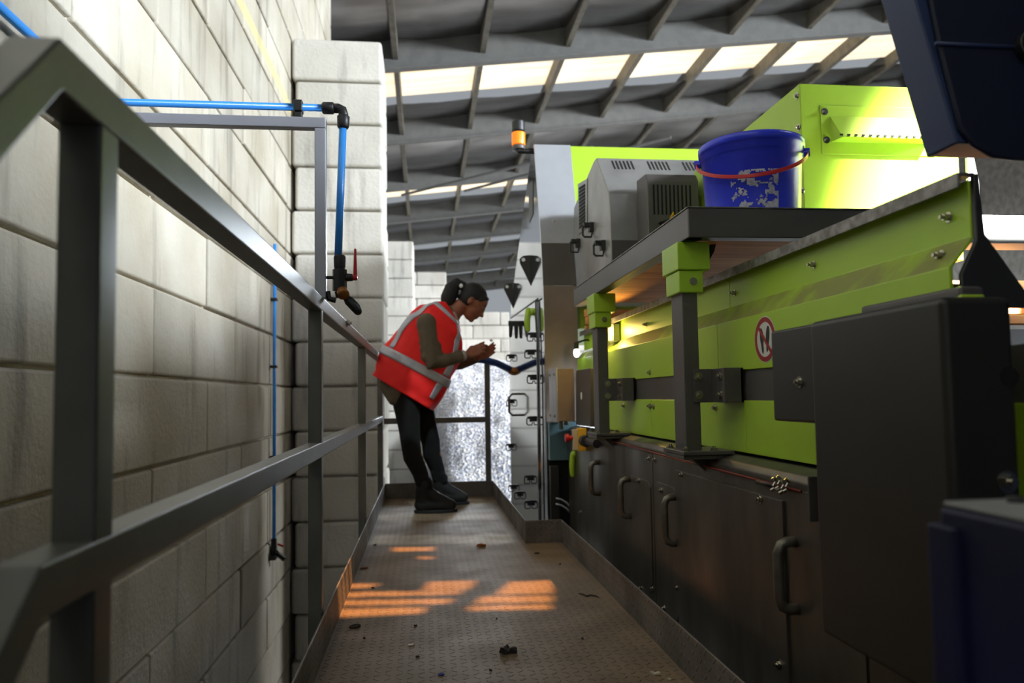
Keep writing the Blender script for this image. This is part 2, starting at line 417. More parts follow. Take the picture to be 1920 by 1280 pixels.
toe((XN, YS + .006, 0), (XN + .006, YE, 0), m_toe); toe((XL - .006, YE, 0), (XN + .006, YE + .006, 0), m_toex)
for x0, x1, y1 in ((XL, XL + .06, YE), (XR - .06, XR, YS), (XN - .06, XN, YE)):
    mb = MB(); mb.box((x0, .3 if y1 != YE or x0 < 0 else YS + .01, -.16), (x1, y1, -.007)); obj('side_beam', mb, m_rail, wk)
for x, y in ((XL + .03, .6), (XR - .03, .6), (XL + .03, 5.7), (XN - .03, 5.7), (XR - .03, 3.8)):
    mb = MB(); mb.box((x - .03, y - .03, GZ), (x + .03, y + .03, -.16)); obj('leg', mb, m_rail, wk)

# ------------------------------------------------------------------ guard rails
T = .045; RX = -.3445; RZ = 1.108
gr = thing('guardrail', 'long dark grey square-tube guardrail on the left edge of the walkway', 'railing', (RX, 3, 0))
Y0 = .787; YB = .70
def sqt(a, b, w=T, h=T): return MB().tube([a, b], 0, sq=(w, h))
obj('top_rail', MB().tube([(RX, YE + .03, RZ - T / 2), (RX, YB, RZ - T / 2), (RX, YB - .62, RZ - T / 2 - .62)], 0, sq=(T, T)), m_rail, gr, bevel=.004, seg=3)
obj('middle_rail', MB().tube([(RX, YE + .03, .62), (RX, YB - .015, .62), (RX, YB - .62, .08)], 0, sq=(T, T)), m_rail, gr, bevel=.004, seg=3)
for y in (Y0 + .0, 2.42, 4.2, YE):
    mb = MB(); mb.box((RX - T / 2 + .0015, y, -.15), (RX + T / 2 - .0015, y + T, RZ - T + .002)); obj('post', mb, m_rail, gr, bevel=.004, seg=3)
b_ = P(651, 605, X=RX + T / 2); obj('bolt', hexbolt((RX + T / 2, b_.y, b_.z), (1, 0, 0), .012, .01), m_bolt, gr, smooth=False)
mb = MB(); mb.box((RX - .05, 2.62, 1.0), (RX - T / 2, 2.78, 1.02)); mb.box((RX - .05, 2.62, 1.0), (RX - .04, 2.78, 1.06)); obj('clamp_bracket', mb, m_black, gr, bevel=.003)

ge = thing('guardrail', 'short grey guardrail closing the far end of the walkway behind the worker', 'railing', (.1, YE, 0))
xe = XN - .03
obj('top_rail', sqt((RX + .03, YE + .02, RZ - T / 2), (xe + .02, YE + .02, RZ - T / 2)), m_rail, ge, bevel=.004)
obj('middle_rail', sqt((RX + .03, YE + .02, .6), (xe - .02, YE + .02, .6)), m_rail, ge, bevel=.004)
mb = MB(); mb.box((xe - .02, YE + .007, -.1), (xe + .022, YE + .045, RZ - T)); obj('post', mb, m_rail, ge, bevel=.004)

# ------------------------------------------------------------------ blue air pipes
FY = 2.5
pf = thing('pipe_frame', 'grey square-tube bracket frame standing between block wall and guardrail', 'frame', (RX, FY, RZ))
zt = P(450, 229, Y=FY).z
obj('crossbar', sqt((WX + .02, FY, zt), (-.318, FY, zt), .036, .036), m_frame, pf, bevel=.003)
obj('upright', sqt((-.336, FY, RZ + .002), (-.336, FY, zt - .019), .036, .036), m_frame, pf, bevel=.003)
ap = thing('air_pipe', 'bright blue air pipe along the wall and frame, dropping to a black tap', 'pipe', (-.3, FY, RZ))
zp = P(450, 198, Y=FY).z
xe2 = P(641, 200, Y=FY).x
obj('pipe', MB().tube([(WX + .035, -.6, 1.845), (WX + .035, 2.3, 1.845), (WX + .035, FY - .08, zp + .03), (WX + .035, FY - .03, zp)], .014, 14), m_pipe, ap, smooth=True)
obj('pipe', MB().tube([(WX + .035, FY - .03, zp), (WX + .05, FY, zp), (xe2 - .04, FY, zp)], .012, 14), m_pipe, ap, smooth=True)
v0 = P(643, 235, Y=FY); v1 = P(634, 485, Y=FY)
obj('pipe', MB().tube([v0, v1], .0125, 14), m_pipe, ap, smooth=True)
mb = MB(); mb.tube([(xe2 - .065, FY, zp), (xe2 - .06, FY, zp), (xe2 - .028, FY, zp), (xe2 - .026, FY, zp)], [.016, .02, .02, .017], 16)
mb.tube([(xe2 - .03, FY, zp), (xe2 - .012, FY, zp), (xe2 + .002, FY, zp - .006), (xe2 + .005, FY, zp - .02), (xe2 + .005, FY, zp - .04)], .016, 16)
mb.tube([(xe2 + .005, FY, zp - .024), (xe2 + .005, FY, zp - .028), (xe2 + .004, FY, zp - .062), (xe2 + .004, FY, zp - .068)], [.017, .021, .02, .016], 16)
obj('elbow', mb, m_black, ap, smooth=True)
cx_ = P(560, 200, Y=FY).x
mb = MB(); mb.box((cx_ - .014, FY - .02, zp - .018), (cx_ + .014, FY + .02, zp + .02)); mb.box((cx_ - .012, FY - .014, zt + .018), (cx_ + .012, FY + .014, zp - .018)); obj('pipe_clip', mb, m_black, ap, bevel=.003)
va = lambda px, py: P(px, py, Y=FY)
mb = MB(); mb.tube([va(637, 478), va(637, 482), va(637, 500), va(637, 506)], [.016, .02, .019, .016], 16); mb.tube([va(637, 505), va(637, 545)], .024, 8)
mb.tube([va(612, 520), va(626, 520)], .006, 8); mb.tube([va(648, 520), va(662, 520)], [.014, .012], 12); mb.tube([va(637, 545), va(640, 556)], .018, 12)
mb.tube([va(614, 546), va(617, 560), va(630, 563)], .010, 8)
vo = obj('valve', mb, m_black, ap, bevel=.002)
mb = MB(); mb.tube([va(655, 521), va(670, 520)], .009, 10); mb.tube([va(666, 522), va(666, 468)], [.007, .004], 8, True); obj('valve_lever', mb, m_red, vo, smooth=True)
mb = MB(); mb.tube([va(642, 546) + Vector((0, -.02, 0)), va(647, 556) + Vector((0, -.035, 0))], [.017, .019], 14); obj('brass_outlet', mb, m_rust, vo, smooth=True)
mb = MB(); mb.tube([va(651, 560), va(654, 563), va(667, 577), va(671, 583)], [.013, .0165, .0165, .014], 16, True); obj('hose_coupling', mb, m_black, vo, smooth=True)

ap2 = thing('air_pipe', 'thin blue air drop pipe clipped to the block wall behind the railing', 'pipe', (WX + .02, 5.8, 0))
PX2 = WX + .03
p0 = P(513, 455, X=PX2); p1 = P(516, 1012, X=PX2); yy = (p0.y + p1.y) / 2
obj('pipe', MB().cyl((PX2, yy, p0.z), (PX2, yy, p1.z), .013, 12), m_pipe, ap2, smooth=True)
for py in (560, 687, 857):
    zz = P(513, py, X=PX2).z; mb = MB(); mb.box((WX + .004, yy - .028, zz - .01), (PX2 + .02, yy + .028, zz + .01)); obj('pipe_clip', mb, m_black, ap2, bevel=.003)
zz = p1.z
mb = MB(); mb.tube([(PX2, yy, zz + .02), (PX2, yy, zz - .1)], [.02, .026], 12); mb.box((WX + .006, yy - .06, zz - .13), (PX2 + .02, yy + .02, zz - .1)); mb.tube([(PX2, yy, zz - .08), (PX2 + .03, yy - .05, zz - .07)], .014, 10)
mb.tube([(PX2 + .02, yy, zz - .09), (PX2 + .07, yy + .03, zz - .14)], [.018, .02], 12)
vo = obj('valve', mb, m_black, ap2, bevel=.002)
obj('valve_lever', MB().tube([(PX2 + .02, yy + .04, zz - .03), (PX2 + .06, yy + .05, zz - .05)], .008, 8), m_red, vo)

# ------------------------------------------------------------------ lower machine cabinet (dark steel doors)
MX = .85                                           # plane of the lower doors
def Q(px, py): return P(px, py, X=MX)
bc = thing('machine_base_cabinet', 'long dark dull-steel machine base with handled access doors beside the walkway', 'machine cabinet', (1.2, 2.8, GZ))
mb = MB(); mb.prism([(MX, 1.392, GZ), (1.10, 1.392, GZ), (1.10, 1.392, .598), (.915, 1.392, .598), (.90, 1.392, .598), (.862, 1.392, .588), (MX, 1.392, .572)], (0, 3.03, 0)); mb.box((MX, .9, GZ), (1.10, 1.391, .29))
obj('body', mb, m_steel, bc, bevel=.004)
def ypx(px): return Q(px, 900).y
YSEAM = ypx(1226)
def panel(y0, y1, z0, z1, t=.004, chamfer=None, mat=None, name='door_panel'):
    mb = MB()
    pts = [(MX, y0, z0), (MX, y1, z0), (MX, y1, z1), (MX, y0, z1)]
    if chamfer: pts = [(MX, y0, z0 + chamfer), (MX, y0 + chamfer * .5, z0), (MX, y1, z0), (MX, y1, z1), (MX, y0 + .03, z1), (MX, y0, z1 - .02)]
    mb.prism(pts, (-t, 0, 0)); return obj(name, mb, mat or m_steel, bc, bevel=.0015)
dA = panel(YSEAM + .004, 4.40, -1.2, .555, .003)
dB = panel(1.394, YSEAM - .004, -1.2, .555, .003)
dC = panel(ypx(1472), ypx(1270), -.9, .522, .010)
cA = panel(ypx(1222), ypx(1186), P(1220, 1108, X=MX).z, P(1205, 897, X=MX).z, .008, .05, name='cover_strip')
cB = panel(ypx(1272), ypx(1234), P(1265, 1158, X=MX).z, P(1250, 908, X=MX).z, .008, .06, name='cover_strip')
def dhandle(px, py0, py1, parent):
    """bow handle: two legs and a grip of bent round bar"""
    a = Q(px, py0); b = Q(px, py1); y = (a.y + b.y) / 2; s = .046; r = .0125
    zt, zb = a.z - r, b.z + r
    pts = [(MX + .002, y, zt), (MX - s + .022, y, zt), (MX - s + .008, y, zt - .006), (MX - s, y, zt - .024), (MX - s, y, zb + .024), (MX - s + .008, y, zb + .006), (MX - s + .022, y, zb), (MX + .002, y, zb)]
    obj('handle', MB().tube(pts, r, 14), m_handle, parent, smooth=True)
dhandle(1125, 862, 929, dA); dhandle(1184, 893, 972, dA); dhandle(1271, 925, 1024, dB); dhandle(1496, 1006, 1150, dC)
for px, py, par, t in ((1219, 860, dA, .003), (1229, 862, dB, .003), (1202, 901, cA, .008), (1245, 919, cB, .008), (1284, 890, dC, .01), (1433, 935, dC, .01), (1469, 1245, dC, .01), (1275, 1101, dB, .004),
                       (1204, 1102, dA, .003), (1226, 1103, dA, .004), (1250, 1140, cB, .008), (1090, 960, dA, .003), (1090, 1013, dA, .003)):
    p = Q(px, py); obj('bolt', hexbolt((MX - t, p.y, p.z), (-1, 0, 0), .008, .006), m_bolt, par)
# drop-shaped green latch on the far door
p = P(1076, 862, X=MX - .01)
mb = MB(); mb.cyl((MX, p.y, p.z + .03), (MX - .02, p.y, p.z + .03), .022, 16); mb.tube([(MX - .016, p.y, p.z + .03), (MX - .022, p.y, p.z - .03), (MX - .02, p.y, p.z - .085)], [.016, .017, .013], 12, True)
o = obj('latch', mb, m_lime, dA, smooth=True); o['label'] = 'lime green drop latch'
# bracket leaf at the near end of the ledge
p = P(1503, 887, X=.84)
mb = MB(); mb.box((.80, 1.5, P(1504, 968, X=.82).z), (.85, 1.506, P(1504, 887, X=.82).z)); obj('end_bracket', mb, m_grey, bc, bevel=.002)

# red pull cord with wire-rope clamps
pc = thing('pull_cord', 'thin red emergency pull cord with wire clamps along the cabinet top', 'cord', (.845, 1.9, .56))
a = P(1118, 818, X=.843); b_ = P(1502, 921, X=.843)
obj('cord', MB().tube([a, (a + b_) / 2 + Vector((0, 0, -.003)), b_], .0033, 8), M('dull_red_cord', (122, 46, 36), rough=.6), pc, smooth=True)
q0 = P(1420, 903, X=.843); q1 = P(1452, 911, X=.843); obj('sleeve', MB().cyl(q0, q1, .006, 10), m_black, pc, smooth=True)
for px, py in ((1456, 909), (1465, 906), (1472, 914), (1480, 911)):
    q = P(px, py, X=.840); mb = MB()
    mb.tube([q + Vector((-.004, -.006, -.012)), q + Vector((-.012, -.006, 0)), q + Vector((-.004, -.006, .012))], .0022, 8); mb.cyl(q + Vector((-.002, -.006, .008)), q + Vector((-.012, -.004, .018)), .0045, 6); mb.cyl(q + Vector((-.002, .004, -.008)), q + Vector((-.012, .006, -.014)), .0045, 6)
    obj('wire_clamp', mb, m_bolt, pc)

# ------------------------------------------------------------------ green trough above the base
gt = thing('conveyor_trough', 'long lime green conveyor side wall with steel top edge and folded panel', 'conveyor', (1.0, 2.8, .6))
TY0, TY1 = 1.2, 4.42
mb = MB(); mb.prism([(.915, 1.0, .78), (.935, 1.0, .78), (.935, 1.0, .615), (.915, 1.0, .615)], (0, 3.42, 0))
seams = [1.0, 2.02, 2.62, 4.42]
mb.bm.free()
ysm = P(1221, 790, X=.915).y
for y0, y1 in ((1.0, 2.06), (2.064, ysm - .002), (ysm + .002, 4.35)):
    mb = MB(); mb.box((.915, y0, .606), (.93, y1, .757)); obj('lower_panel', mb, m_lime, gt, bevel=.003)
mb = MB(); mb.box((.921, 1.0, .755), (.94, 4.42, .848)); obj('steel_band', mb, m_grey, gt)
def prof(pts, y0, y1): 
    n = len(pts); back = [(x + .008, z - .001) for x, z in reversed(pts)]
    return MB().prism([(x, y0, z) for x, z in pts + back], (0, y1 - y0, 0))
ymid = 2.245
upper = [(.915, .845), (.915, .994), (.96, 1.048), (.96, 1.15)]
obj('side_panel', prof(upper, TY0, ymid), m_limed, gt, bevel=.002)
obj('side_panel', prof(upper, ymid + .003, TY1), m_limed, gt, bevel=.002)
mb = MB(); mb.prism([(.932, TY0 - .01, 1.133), (.932, TY0 - .01, 1.16), (.966, TY0 - .01, 1.16), (.966, TY0 - .01, 1.154), (.938, TY0 - .01, 1.154), (.938, TY0 - .01, 1.133)], (0, TY1 - TY0, 0)); obj('top_edge', mb, m_lip, gt, bevel=.0015)
mb = MB(); mb.prism([(.93, TY0 - .012, .98), (.962, TY0 - .012, 1.04), (.962, TY0 - .012, 1.158), (.972, TY0 - .012, 1.158), (.978, TY0 - .012, 1.05), (1.05, TY0 - .012, .95), (1.05, TY0 - .012, .92), (.93, TY0 - .012, .92)], (0, .01, 0)); obj('end_plate', mb, m_blkpaint, gt, bevel=.002)
for px, py, X in ((1768, 407, .96), (1755, 478, .94), (1518, 496, .96), (1371, 549, .96), (1207, 608, .96)):
    q = P(px, py, X=X - .012); obj('bolt', hexbolt((X, q.y, q.z), (-1, 0, .0), .0065, .010), m_bolt, gt)
for px, py in ((1342, 764), (1170, 760), (1219, 761), (1226, 762), (1219, 698)):
    q = P(px, py, X=.915); obj('bolt', hexbolt((.915, q.y, q.z), (-1, 0, 0), .008, .006), m_bolt, gt)
# prohibition sign: no walking
sc_ = P(1434, 636, X=.914); SR = sc_.x and (P(1432, 592.3, X=.914).z - P(1432, 679.2, X=.914).z) / 2
sg = thing('prohibition_sign', 'round white sticker with red ring crossing out two black shoe soles', 'sign', (.914, sc_.y, sc_.z))
def disc(r0, r1, x, t=.0006, n=48):
    mb = MB()
    ring = lambda r, xx: [Vector((xx, sc_.y + r * math.cos(2 * PI * k / n), sc_.z + r * math.sin(2 * PI * k / n))) for k in range(n)]
    if r0 == 0: mb.prism(ring(r1, x), (-t, 0, 0))
    else: mb.loft([ring(r0, x), ring(r0, x - t), ring(r1, x - t), ring(r1, x), ring(r0, x)], cap=False)
    return mb
m_signw = M('sign_white', (214, 212, 206), rough=.5); m_signr = M('sign_red', (150, 22, 32), rough=.5); m_signk = M('sign_black', (20, 20, 22), rough=.5)
obj('backing', disc(0, SR, .9148), m_signw, sg)
obj('ring', disc(SR * .76, SR * .965, .9141), m_signr, sg)
for s, dz in ((-1, -.05), (1, .0)):                      # two shoe soles: toe, waist, heel
    pts = []
    for k in range(36):
        t = 2 * PI * k / 36; zz = math.sin(t); w_ = .155 * (1 + .25 * zz) * (1 - .28 * math.exp(-((zz + .35) / .28) ** 2))
        cyy = s * (-.27) + .07 * zz * (-s)
        pts.append((.9140, sc_.y + SR * (cyy + w_ * math.cos(t)), sc_.z + SR * (.56 * zz + dz)))
    obj('shoe_sole', MB().prism(pts, (-.0006, 0, 0)), m_signk, sg)
cs = Vector((0, -math.sin(PI / 4), -math.cos(PI / 4))); cn = Vector((0, cs.z, -cs.y)); c0 = Vector((.9133, sc_.y, sc_.z))
obj('slash', MB().prism([c0 + cs * SR * .85 + cn * SR * .08, c0 - cs * SR * .85 + cn * SR * .08, c0 - cs * SR * .85 - cn * SR * .08, c0 + cs * SR * .85 - cn * SR * .08], (-.0005, 0, 0)), m_signr, sg)

# ------------------------------------------------------------------ steel shelf on green-capped posts
sh = thing('raised_shelf', 'grey steel-framed shelf on two posts above the green conveyor', 'shelf', (.8, 2.25, .58))
SX0, SX1, SY0, SY1, SZ0, SZ1 = .77, 1.37, 2.083, 3.77, 1.235, 1.322
mb = MB(); mb.box((SX0, SY0, SZ0), (SX0 + .05, SY1, SZ1)); obj('side_channel', mb, m_grey, sh, bevel=.003)
mb = MB(); mb.box((SX0 + .001, SY0 - .003, SZ0), (SX1, SY0 + .05, SZ1)); obj('front_channel', mb, m_grey, sh, bevel=.003)
mb = MB(); mb.box((SX1 - .05, SY0 + .05, SZ0), (SX1, SY1, SZ1)); obj('rear_channel', mb, m_grey, sh, bevel=.003)
mb = MB(); mb.box((SX0 + .05, SY0 + .05, SZ0 + .02), (SX1 - .05, SY1, SZ1 + .001)); obj('shelf_board', mb, m_wood_glow, sh)  # orange colour stands in for sunlight reflected onto the underside
mb = MB(); mb.box((SX0 - .002, SY0 - .005, SZ1), (SX1, SY1, SZ1 + .004)); obj('top_sheet', mb, m_lip, sh, bevel=.001)
for i, y in enumerate((2.163, 3.28)):
    mb = MB(); mb.box((.774, y, .60), (.822, y + .1, 1.09)); po = obj('post', mb, m_grey, sh, bevel=.003)
    mb = MB(); mb.box((.762, y - .012, 1.082), (.838, y + .112, 1.15)); mb.box((.757, y - .02, 1.15), (.858, y + .13, 1.235)); cp = obj('post_cap', mb, m_lime, sh, bevel=.004); cp['label'] = 'lime green post cap'
    obj('bolt', hexbolt((.806, y - .012, 1.116), (0, -1, 0), .008, .004), m_bolt, cp)
    mb = MB(); mb.box((.80, y - .006, .752), (.862, y, .852)); mb.box((.856, y - .05, .752), (.862, y, .852)) ; br = obj('side_bracket', mb, m_grey, sh, bevel=.002)
    mb = MB(); mb.box((.856, y - .1, .752), (.915, y - .05, .852)); mb.box((.905, y - .1, .752), (.915, y + .05, .852)); obj('side_bracket', mb, m_grey, sh, bevel=.002)
    for dx, dz in ((.815, .775), (.815, .828)): obj('bolt', hexbolt((dx, y - .006, dz), (0, -1, 0), .009, .006), m_bolt, br)
    for dy, dz in ((-.075, .775), (-.075, .828)): obj('bolt', hexbolt((.856, y + dy, dz), (-1, 0, 0), .009, .006), m_bolt, br)
    mb = MB(); mb.box((.75, y - .045, .598), (.905, y + .145, .61)); mb.box((.752, y - .035, .585), (.905, y + .135, .597)); mb.prism([(.80, y + .04, .585), (.90, y + .04, .585), (.90, y + .04, .53), (.86, y + .04, .53)], (0, .012, 0)); bp_ = obj('foot_bracket', mb, m_grey, sh, bevel=.002)
    for dx, dy in ((.765, -.02), (.765, .12), (.85, -.025)): obj('bolt', hexbolt((dx, y + dy, .61), (0, 0, 1), .009, .006), m_bolt, bp_)
c_ = [P(1338, 452, Y=2.28), P(1335, 468, Y=2.3), P(1322, 490, Y=2.32), P(1308, 520, Y=2.35)]
obj('cable_conduit', MB().tube(c_, .011, 10), m_black, sh, smooth=True)

# ------------------------------------------------------------------ bucket
BY = 2.33; BC = Vector((P(1409, 330, Y=BY).x, BY, SZ1 + .0045))
r0, r1, H = .147, .160, .268
bk = thing('bucket', 'bright blue plastic bucket with red handle standing on the steel shelf', 'bucket', BC)
mb = MB(); mb.lathe([(0.001, .004), (r0 - .004, .004), (r0, .0), (r0 + .001, .004), (r1 - .002, H * .80), (r1 + .004, H * .81), (r1 + .005, H * .90), (r1 + .009, H * .905), (r1 + .010, H * .985), (r1 + .007, H), (r1 + .001, H), (r1 - .002, H * .9), (r0 - .003, .008), (.001, .008)], BC, 56)
obj('body', mb, m_bucket, bk, smooth=True)
hpnts = []; HA = math.radians(-26)
for k in range(25):
    t = PI * k / 24; a_ = math.cos(t)
    v_ = Vector((a_ * (r1 + .016), -math.sin(t) * (r1 + .02), 0)); v_.rotate(Matrix.Rotation(HA, 3, 'Z'))
    hpnts.append(BC + v_ + Vector((0, 0, H * .85 - math.sin(t) * H * .40)))
mb = MB(); rings = []
for i, p in enumerate(hpnts):
    d_ = (hpnts[min(i + 1, 24)] - hpnts[max(i - 1, 0)]).normalized(); o_ = (p - BC); o_.z = 0; o_.normalize(); u_ = d_.cross(o_)
    rings.append([p + o_ * x + u_ * y for x, y in ((-.002, -.006), (.0025, -.006), (.0025, .006), (-.002, .006))])
obj('handle', mb.loft(rings), m_red, bk, bevel=.001)
for s in (-1, 1):
    v_ = Vector((s, 0, 0)); v_.rotate(Matrix.Rotation(HA, 3, 'Z'))
    obj('handle_lug', MB().cyl(BC + v_ * (r1 + .004) + Vector((0, 0, H * .85)), BC + v_ * (r1 + .022) + Vector((0, 0, H * .85)), .014, 14), m_bucket, bk, smooth=False)
# torn remains of a label: a curved skin with noise-cut edges
mb = MB(); nA, nZ = 44, 26
grid = {}
for i in range(nA + 1):
    for j in range(nZ + 1):
        a_ = math.radians(-139 + 55 * i / nA); z = H * (.1 + .45 * j / nZ); r_ = r0 + (r1 - r0) * z / (H * .8) + .0012
        grid[i, j] = mb.bm.verts.new(BC + Vector((r_ * math.cos(a_), r_ * math.sin(a_), z)))
for i in range(nA):
    for j in range(nZ):
        q = noise.noise(Vector((i * .10, j * .22, 1.7))) + .5 * noise.noise(Vector((i * .33, j * .6, 4.2))) + .25 * noise.noise(Vector((i * .9, j * .9, 9.)))
        if q > .12 - .1 * (i / nA): mb.bm.faces.new((grid[i, j], grid[i + 1, j], grid[i + 1, j + 1], grid[i, j + 1]))
for v_ in [v_ for v_ in mb.bm.verts if not v_.link_faces]: mb.bm.verts.remove(v_)
o = obj('label_remnant', mb, M('torn_paper', (196, 196, 204), (150, 152, 180), rough=.8, scale=60), bk); o['label'] = 'torn remains of a white paper label'

# ------------------------------------------------------------------ tall green housing with raised cover
GX, GY, GT = 1.39, 2.56, 1.92
gb = thing('machine_housing', 'tall lime green sheet-metal housing behind the blue bucket, sunlit on its front', 'machine housing', (1.7, 3, 1.2))
mb = MB(); GXR = P(1802, 380, Y=GY).x
mb.box((GX, GY, 1.26), (GXR, 3.65, GT)); obj('body', mb, m_lime, gb, bevel=.004)
def G(px, py): return P(px, py, Y=GY)
a, b_ = G(1537, 197), G(1542, 289)
mb = MB(); mb.prism([(a.x, GY, a.z), (a.x, GY, b_.z), (GXR - .1, GY, b_.z), (GXR - .1, GY, a.z)], (0, -.003, 0)); cv = obj('cover_panel', mb, m_lime, gb, bevel=.0015)
t0, t1 = G(1557, 218), G(1568, 267)
mb = MB(); mb.prism([(t0.x, GY - .003, t0.z), (t0.x, GY - .003, t1.z), (t0.x + .012, GY - .05, t1.z), ], (.0, 0, 0)) if False else None
mb = MB(); x0_, x1_ = G(1556, 240).x, GXR - .13
vs = [(x0_, GY - .003, t0.z), (x0_, GY - .003, t1.z), (x0_ + .02, GY - .05, t1.z + .004), (x1_, GY - .003, t0.z), (x1_, GY - .003, t1.z), (x1_ - .02, GY - .05, t1.z + .004)]
V = [mb.bm.verts.new(v_) for v_ in vs]
for f in ((0, 1, 2), (3, 5, 4), (0, 2, 5, 3), (1, 4, 5, 2), (0, 3, 4, 1)): mb.bm.faces.new([V[i] for i in f])
lv = obj('vent_louvre', mb, m_lime, cv)
for k in range(13):
    px = 1572 + 13.6 * k; q = P(px, 268, Y=GY - .03)
    mb = MB(); mb.obox(Matrix.Translation((q.x, GY - .052, t1.z + .011)), (.011, .004, .006)); obj('vent_hole', mb, m_void, lv)
for px, py in ((1545, 210), (1549, 263)):
    q = G(px, py); obj('bolt', hexbolt((q.x, GY - .003, q.z), (0, -1, 0), .009, .006), m_bolt, cv)
for px, py in ((1495, 180), (1498, 239), (1503, 297), (1505, 358)):
    q = P(px, py, X=GX); obj('bolt', hexbolt((GX, q.y, q.z), (-1, 0, 0), .009, .006), m_bolt, gb)

# ------------------------------------------------------------------ steel hood with vent slots and dark fan box
HX = .95
def Hh(px, py): return P(px, py, X=HX)
pts = [Hh(1144, 408), Hh(1140, 362), Hh(1117.5, 296), Hh(1080, 384)]
hd = thing('fan_hood', 'rounded grey steel hood with slotted top and small latches behind the shelf', 'machine hood', (1.3, 4.2, 1.0))
yn, yt, yf = Hh(1144, 430).y, pts[2].y, Hh(1076, 500).y
yf = min(yf, 4.60)
prof_ = [(yn, 1.332), (yn, pts[0].z), (yn + .02, pts[1].z), (yt, pts[2].z), (yt + .06, pts[2].z), (yf - .01, pts[3].z), (yf, pts[3].z - .1), (yf, 1.332)]
HXR = 1.78
obj('body', MB().prism([(HX, y, z) for y, z in prof_], (HXR - HX, 0, 0)), m_hood, hd, bevel=.006)
mb = MB(); mb.box((HX + .006, yn - .006, 1.332), (HXR, yn, pts[0].z - .115)); obj('front_sheet', mb, m_grey, hd, bevel=.002)
# slots on the sloping front
sl0 = Vector((0, yn + .02, pts[1].z)); sl1 = Vector((0, yt, pts[2].z)); sd = (sl1 - sl0); ln = sd.length; sd.normalize(); sn = Vector((0, -sd.z, sd.y))
for grp in range(4):
    for k in range(6):
        x = HX + .085 + grp * .20 + k * .021; c0 = Vector((x, 0, 0)) + sl0 + sd * ln * .80
        mb = MB(); mb.obox(Matrix.Translation(c0) @ Matrix((Vector((1, 0, 0)), sd, sn)).transposed().to_4x4(), (.009, .09, .003)); obj('vent_slot', mb, m_void, hd)
# louvred side grille
a, b_, c_, d_ = Hh(1085, 345), Hh(1102, 335), Hh(1102, 425), Hh(1086, 440)
mb = MB(); mb.prism([a, b_, c_, d_], (-.006, 0, 0)); gl = obj('side_grille', mb, m_hood, hd, bevel=.002)
for k in range(12):
    t = (k + .5) / 12 * .84 + .08; p0_ = a.lerp(d_, t); p1_ = b_.lerp(c_, t); p0_ = p0_.lerp(p1_, .15); p1_ = p0_.lerp(p1_, .82)
    mb = MB(); mb.prism([p0_ + Vector((-.0062, 0, .008)), p1_ + Vector((-.0062, 0, .008)), p1_ + Vector((-.0062, 0, -.008)), p0_ + Vector((-.0062, 0, -.008))], (-.002, 0, 0)); obj('grille_slot', mb, m_void, gl)
def latch(root, p, n=(-1, 0, 0), s=1.0, mat=m_black):
    """bent black handle latch standing off a panel"""
    p = Vector(p); n = Vector(n); t = Vector((0, 0, 1)); u = t.cross(n)
    mb = MB(); F_ = Matrix((u, n, t)).transposed().to_4x4()
    mb.obox(Matrix.Translation(p + n * .012) @ F_, (.045 * s, .024, .05 * s)); mb.obox(Matrix.Translation(p + n * .03 * s + t * .012 * s) @ F_, (.04 * s, .05 * s, .022 * s))
    q = [p + n * .05 * s + t * .012 * s, p + n * .06 * s, p + n * .06 * s - t * .045 * s, p + n * .05 * s - t * .055 * s, p + n * .012 * s - t * .055 * s, p + n * .006 * s - t * .03 * s]
    mb.tube(q, .006 * s, 8); return obj('latch', mb, mat, root, bevel=.001)
for px, py in ((1112, 426), (1087, 456), (1134, 460)):
    latch(hd, P(px, py, X=HX))
# dark fan box
FB = thing('fan_box', 'dark grey slotted fan box with rounded top on the hood front', 'fan box', (1.17, 3.6, 1.35))
fy = 3.50; a, b_ = P(1213, 330, Y=fy), P(1313, 440, Y=fy)
mb = MB(); z1_ = a.z; mb.prism([(a.x, fy, SZ1 + .005), (a.x, fy, z1_ - .02), (a.x, fy + .03, z1_ + .02), (a.x, yn - .006, z1_ + .03), (a.x, yn - .006, SZ1 + .005)], (b_.x - a.x, 0, 0)); obj('body', mb, m_grey, FB, bevel=.006)
for k in range(10):
    x = a.x + .032 + k * .0205; za_, zb_ = P(1220, 346, Y=fy).z, P(1220, 402, Y=fy).z
    mb = MB(); mb.box((x - .004, fy - .002, zb_), (x + .004, fy + .002, za_)); obj('vent_slot', mb, m_void, FB)
q = P(1262, 404, Y=fy); mb = MB(); mb.prism([(q.x - .022, fy, q.z - .02), (q.x + .022, fy, q.z - .02), (q.x, fy, q.z + .02)], (0, -.001, 0)); wt = obj('warning_triangle', mb, M('warning_yellow', (236, 178, 20), rough=.5), FB); wt['label'] = 'yellow warning triangle with black bolt'
mb = MB(); mb.prism([(q.x + .003, fy - .001, q.z + .01), (q.x - .005, fy - .001, q.z - .004), (q.x, fy - .001, q.z - .003), (q.x - .002, fy - .001, q.z - .014), (q.x + .006, fy - .001, q.z), (q.x + .001, fy - .001, q.z - .001)], (0, -.0006, 0)); obj('bolt_symbol', mb, m_signk, wt)
q = P(1252, 414, Y=fy); mb = MB(); mb.prism([q + Vector((-.05, 0, -.012)), q + Vector((.03, 0, .012)), q + Vector((.04, 0, -.006)), q + Vector((-.04, 0, -.022))], (0, -.04, 0)); obj('bracket', mb, m_black, FB, bevel=.002)

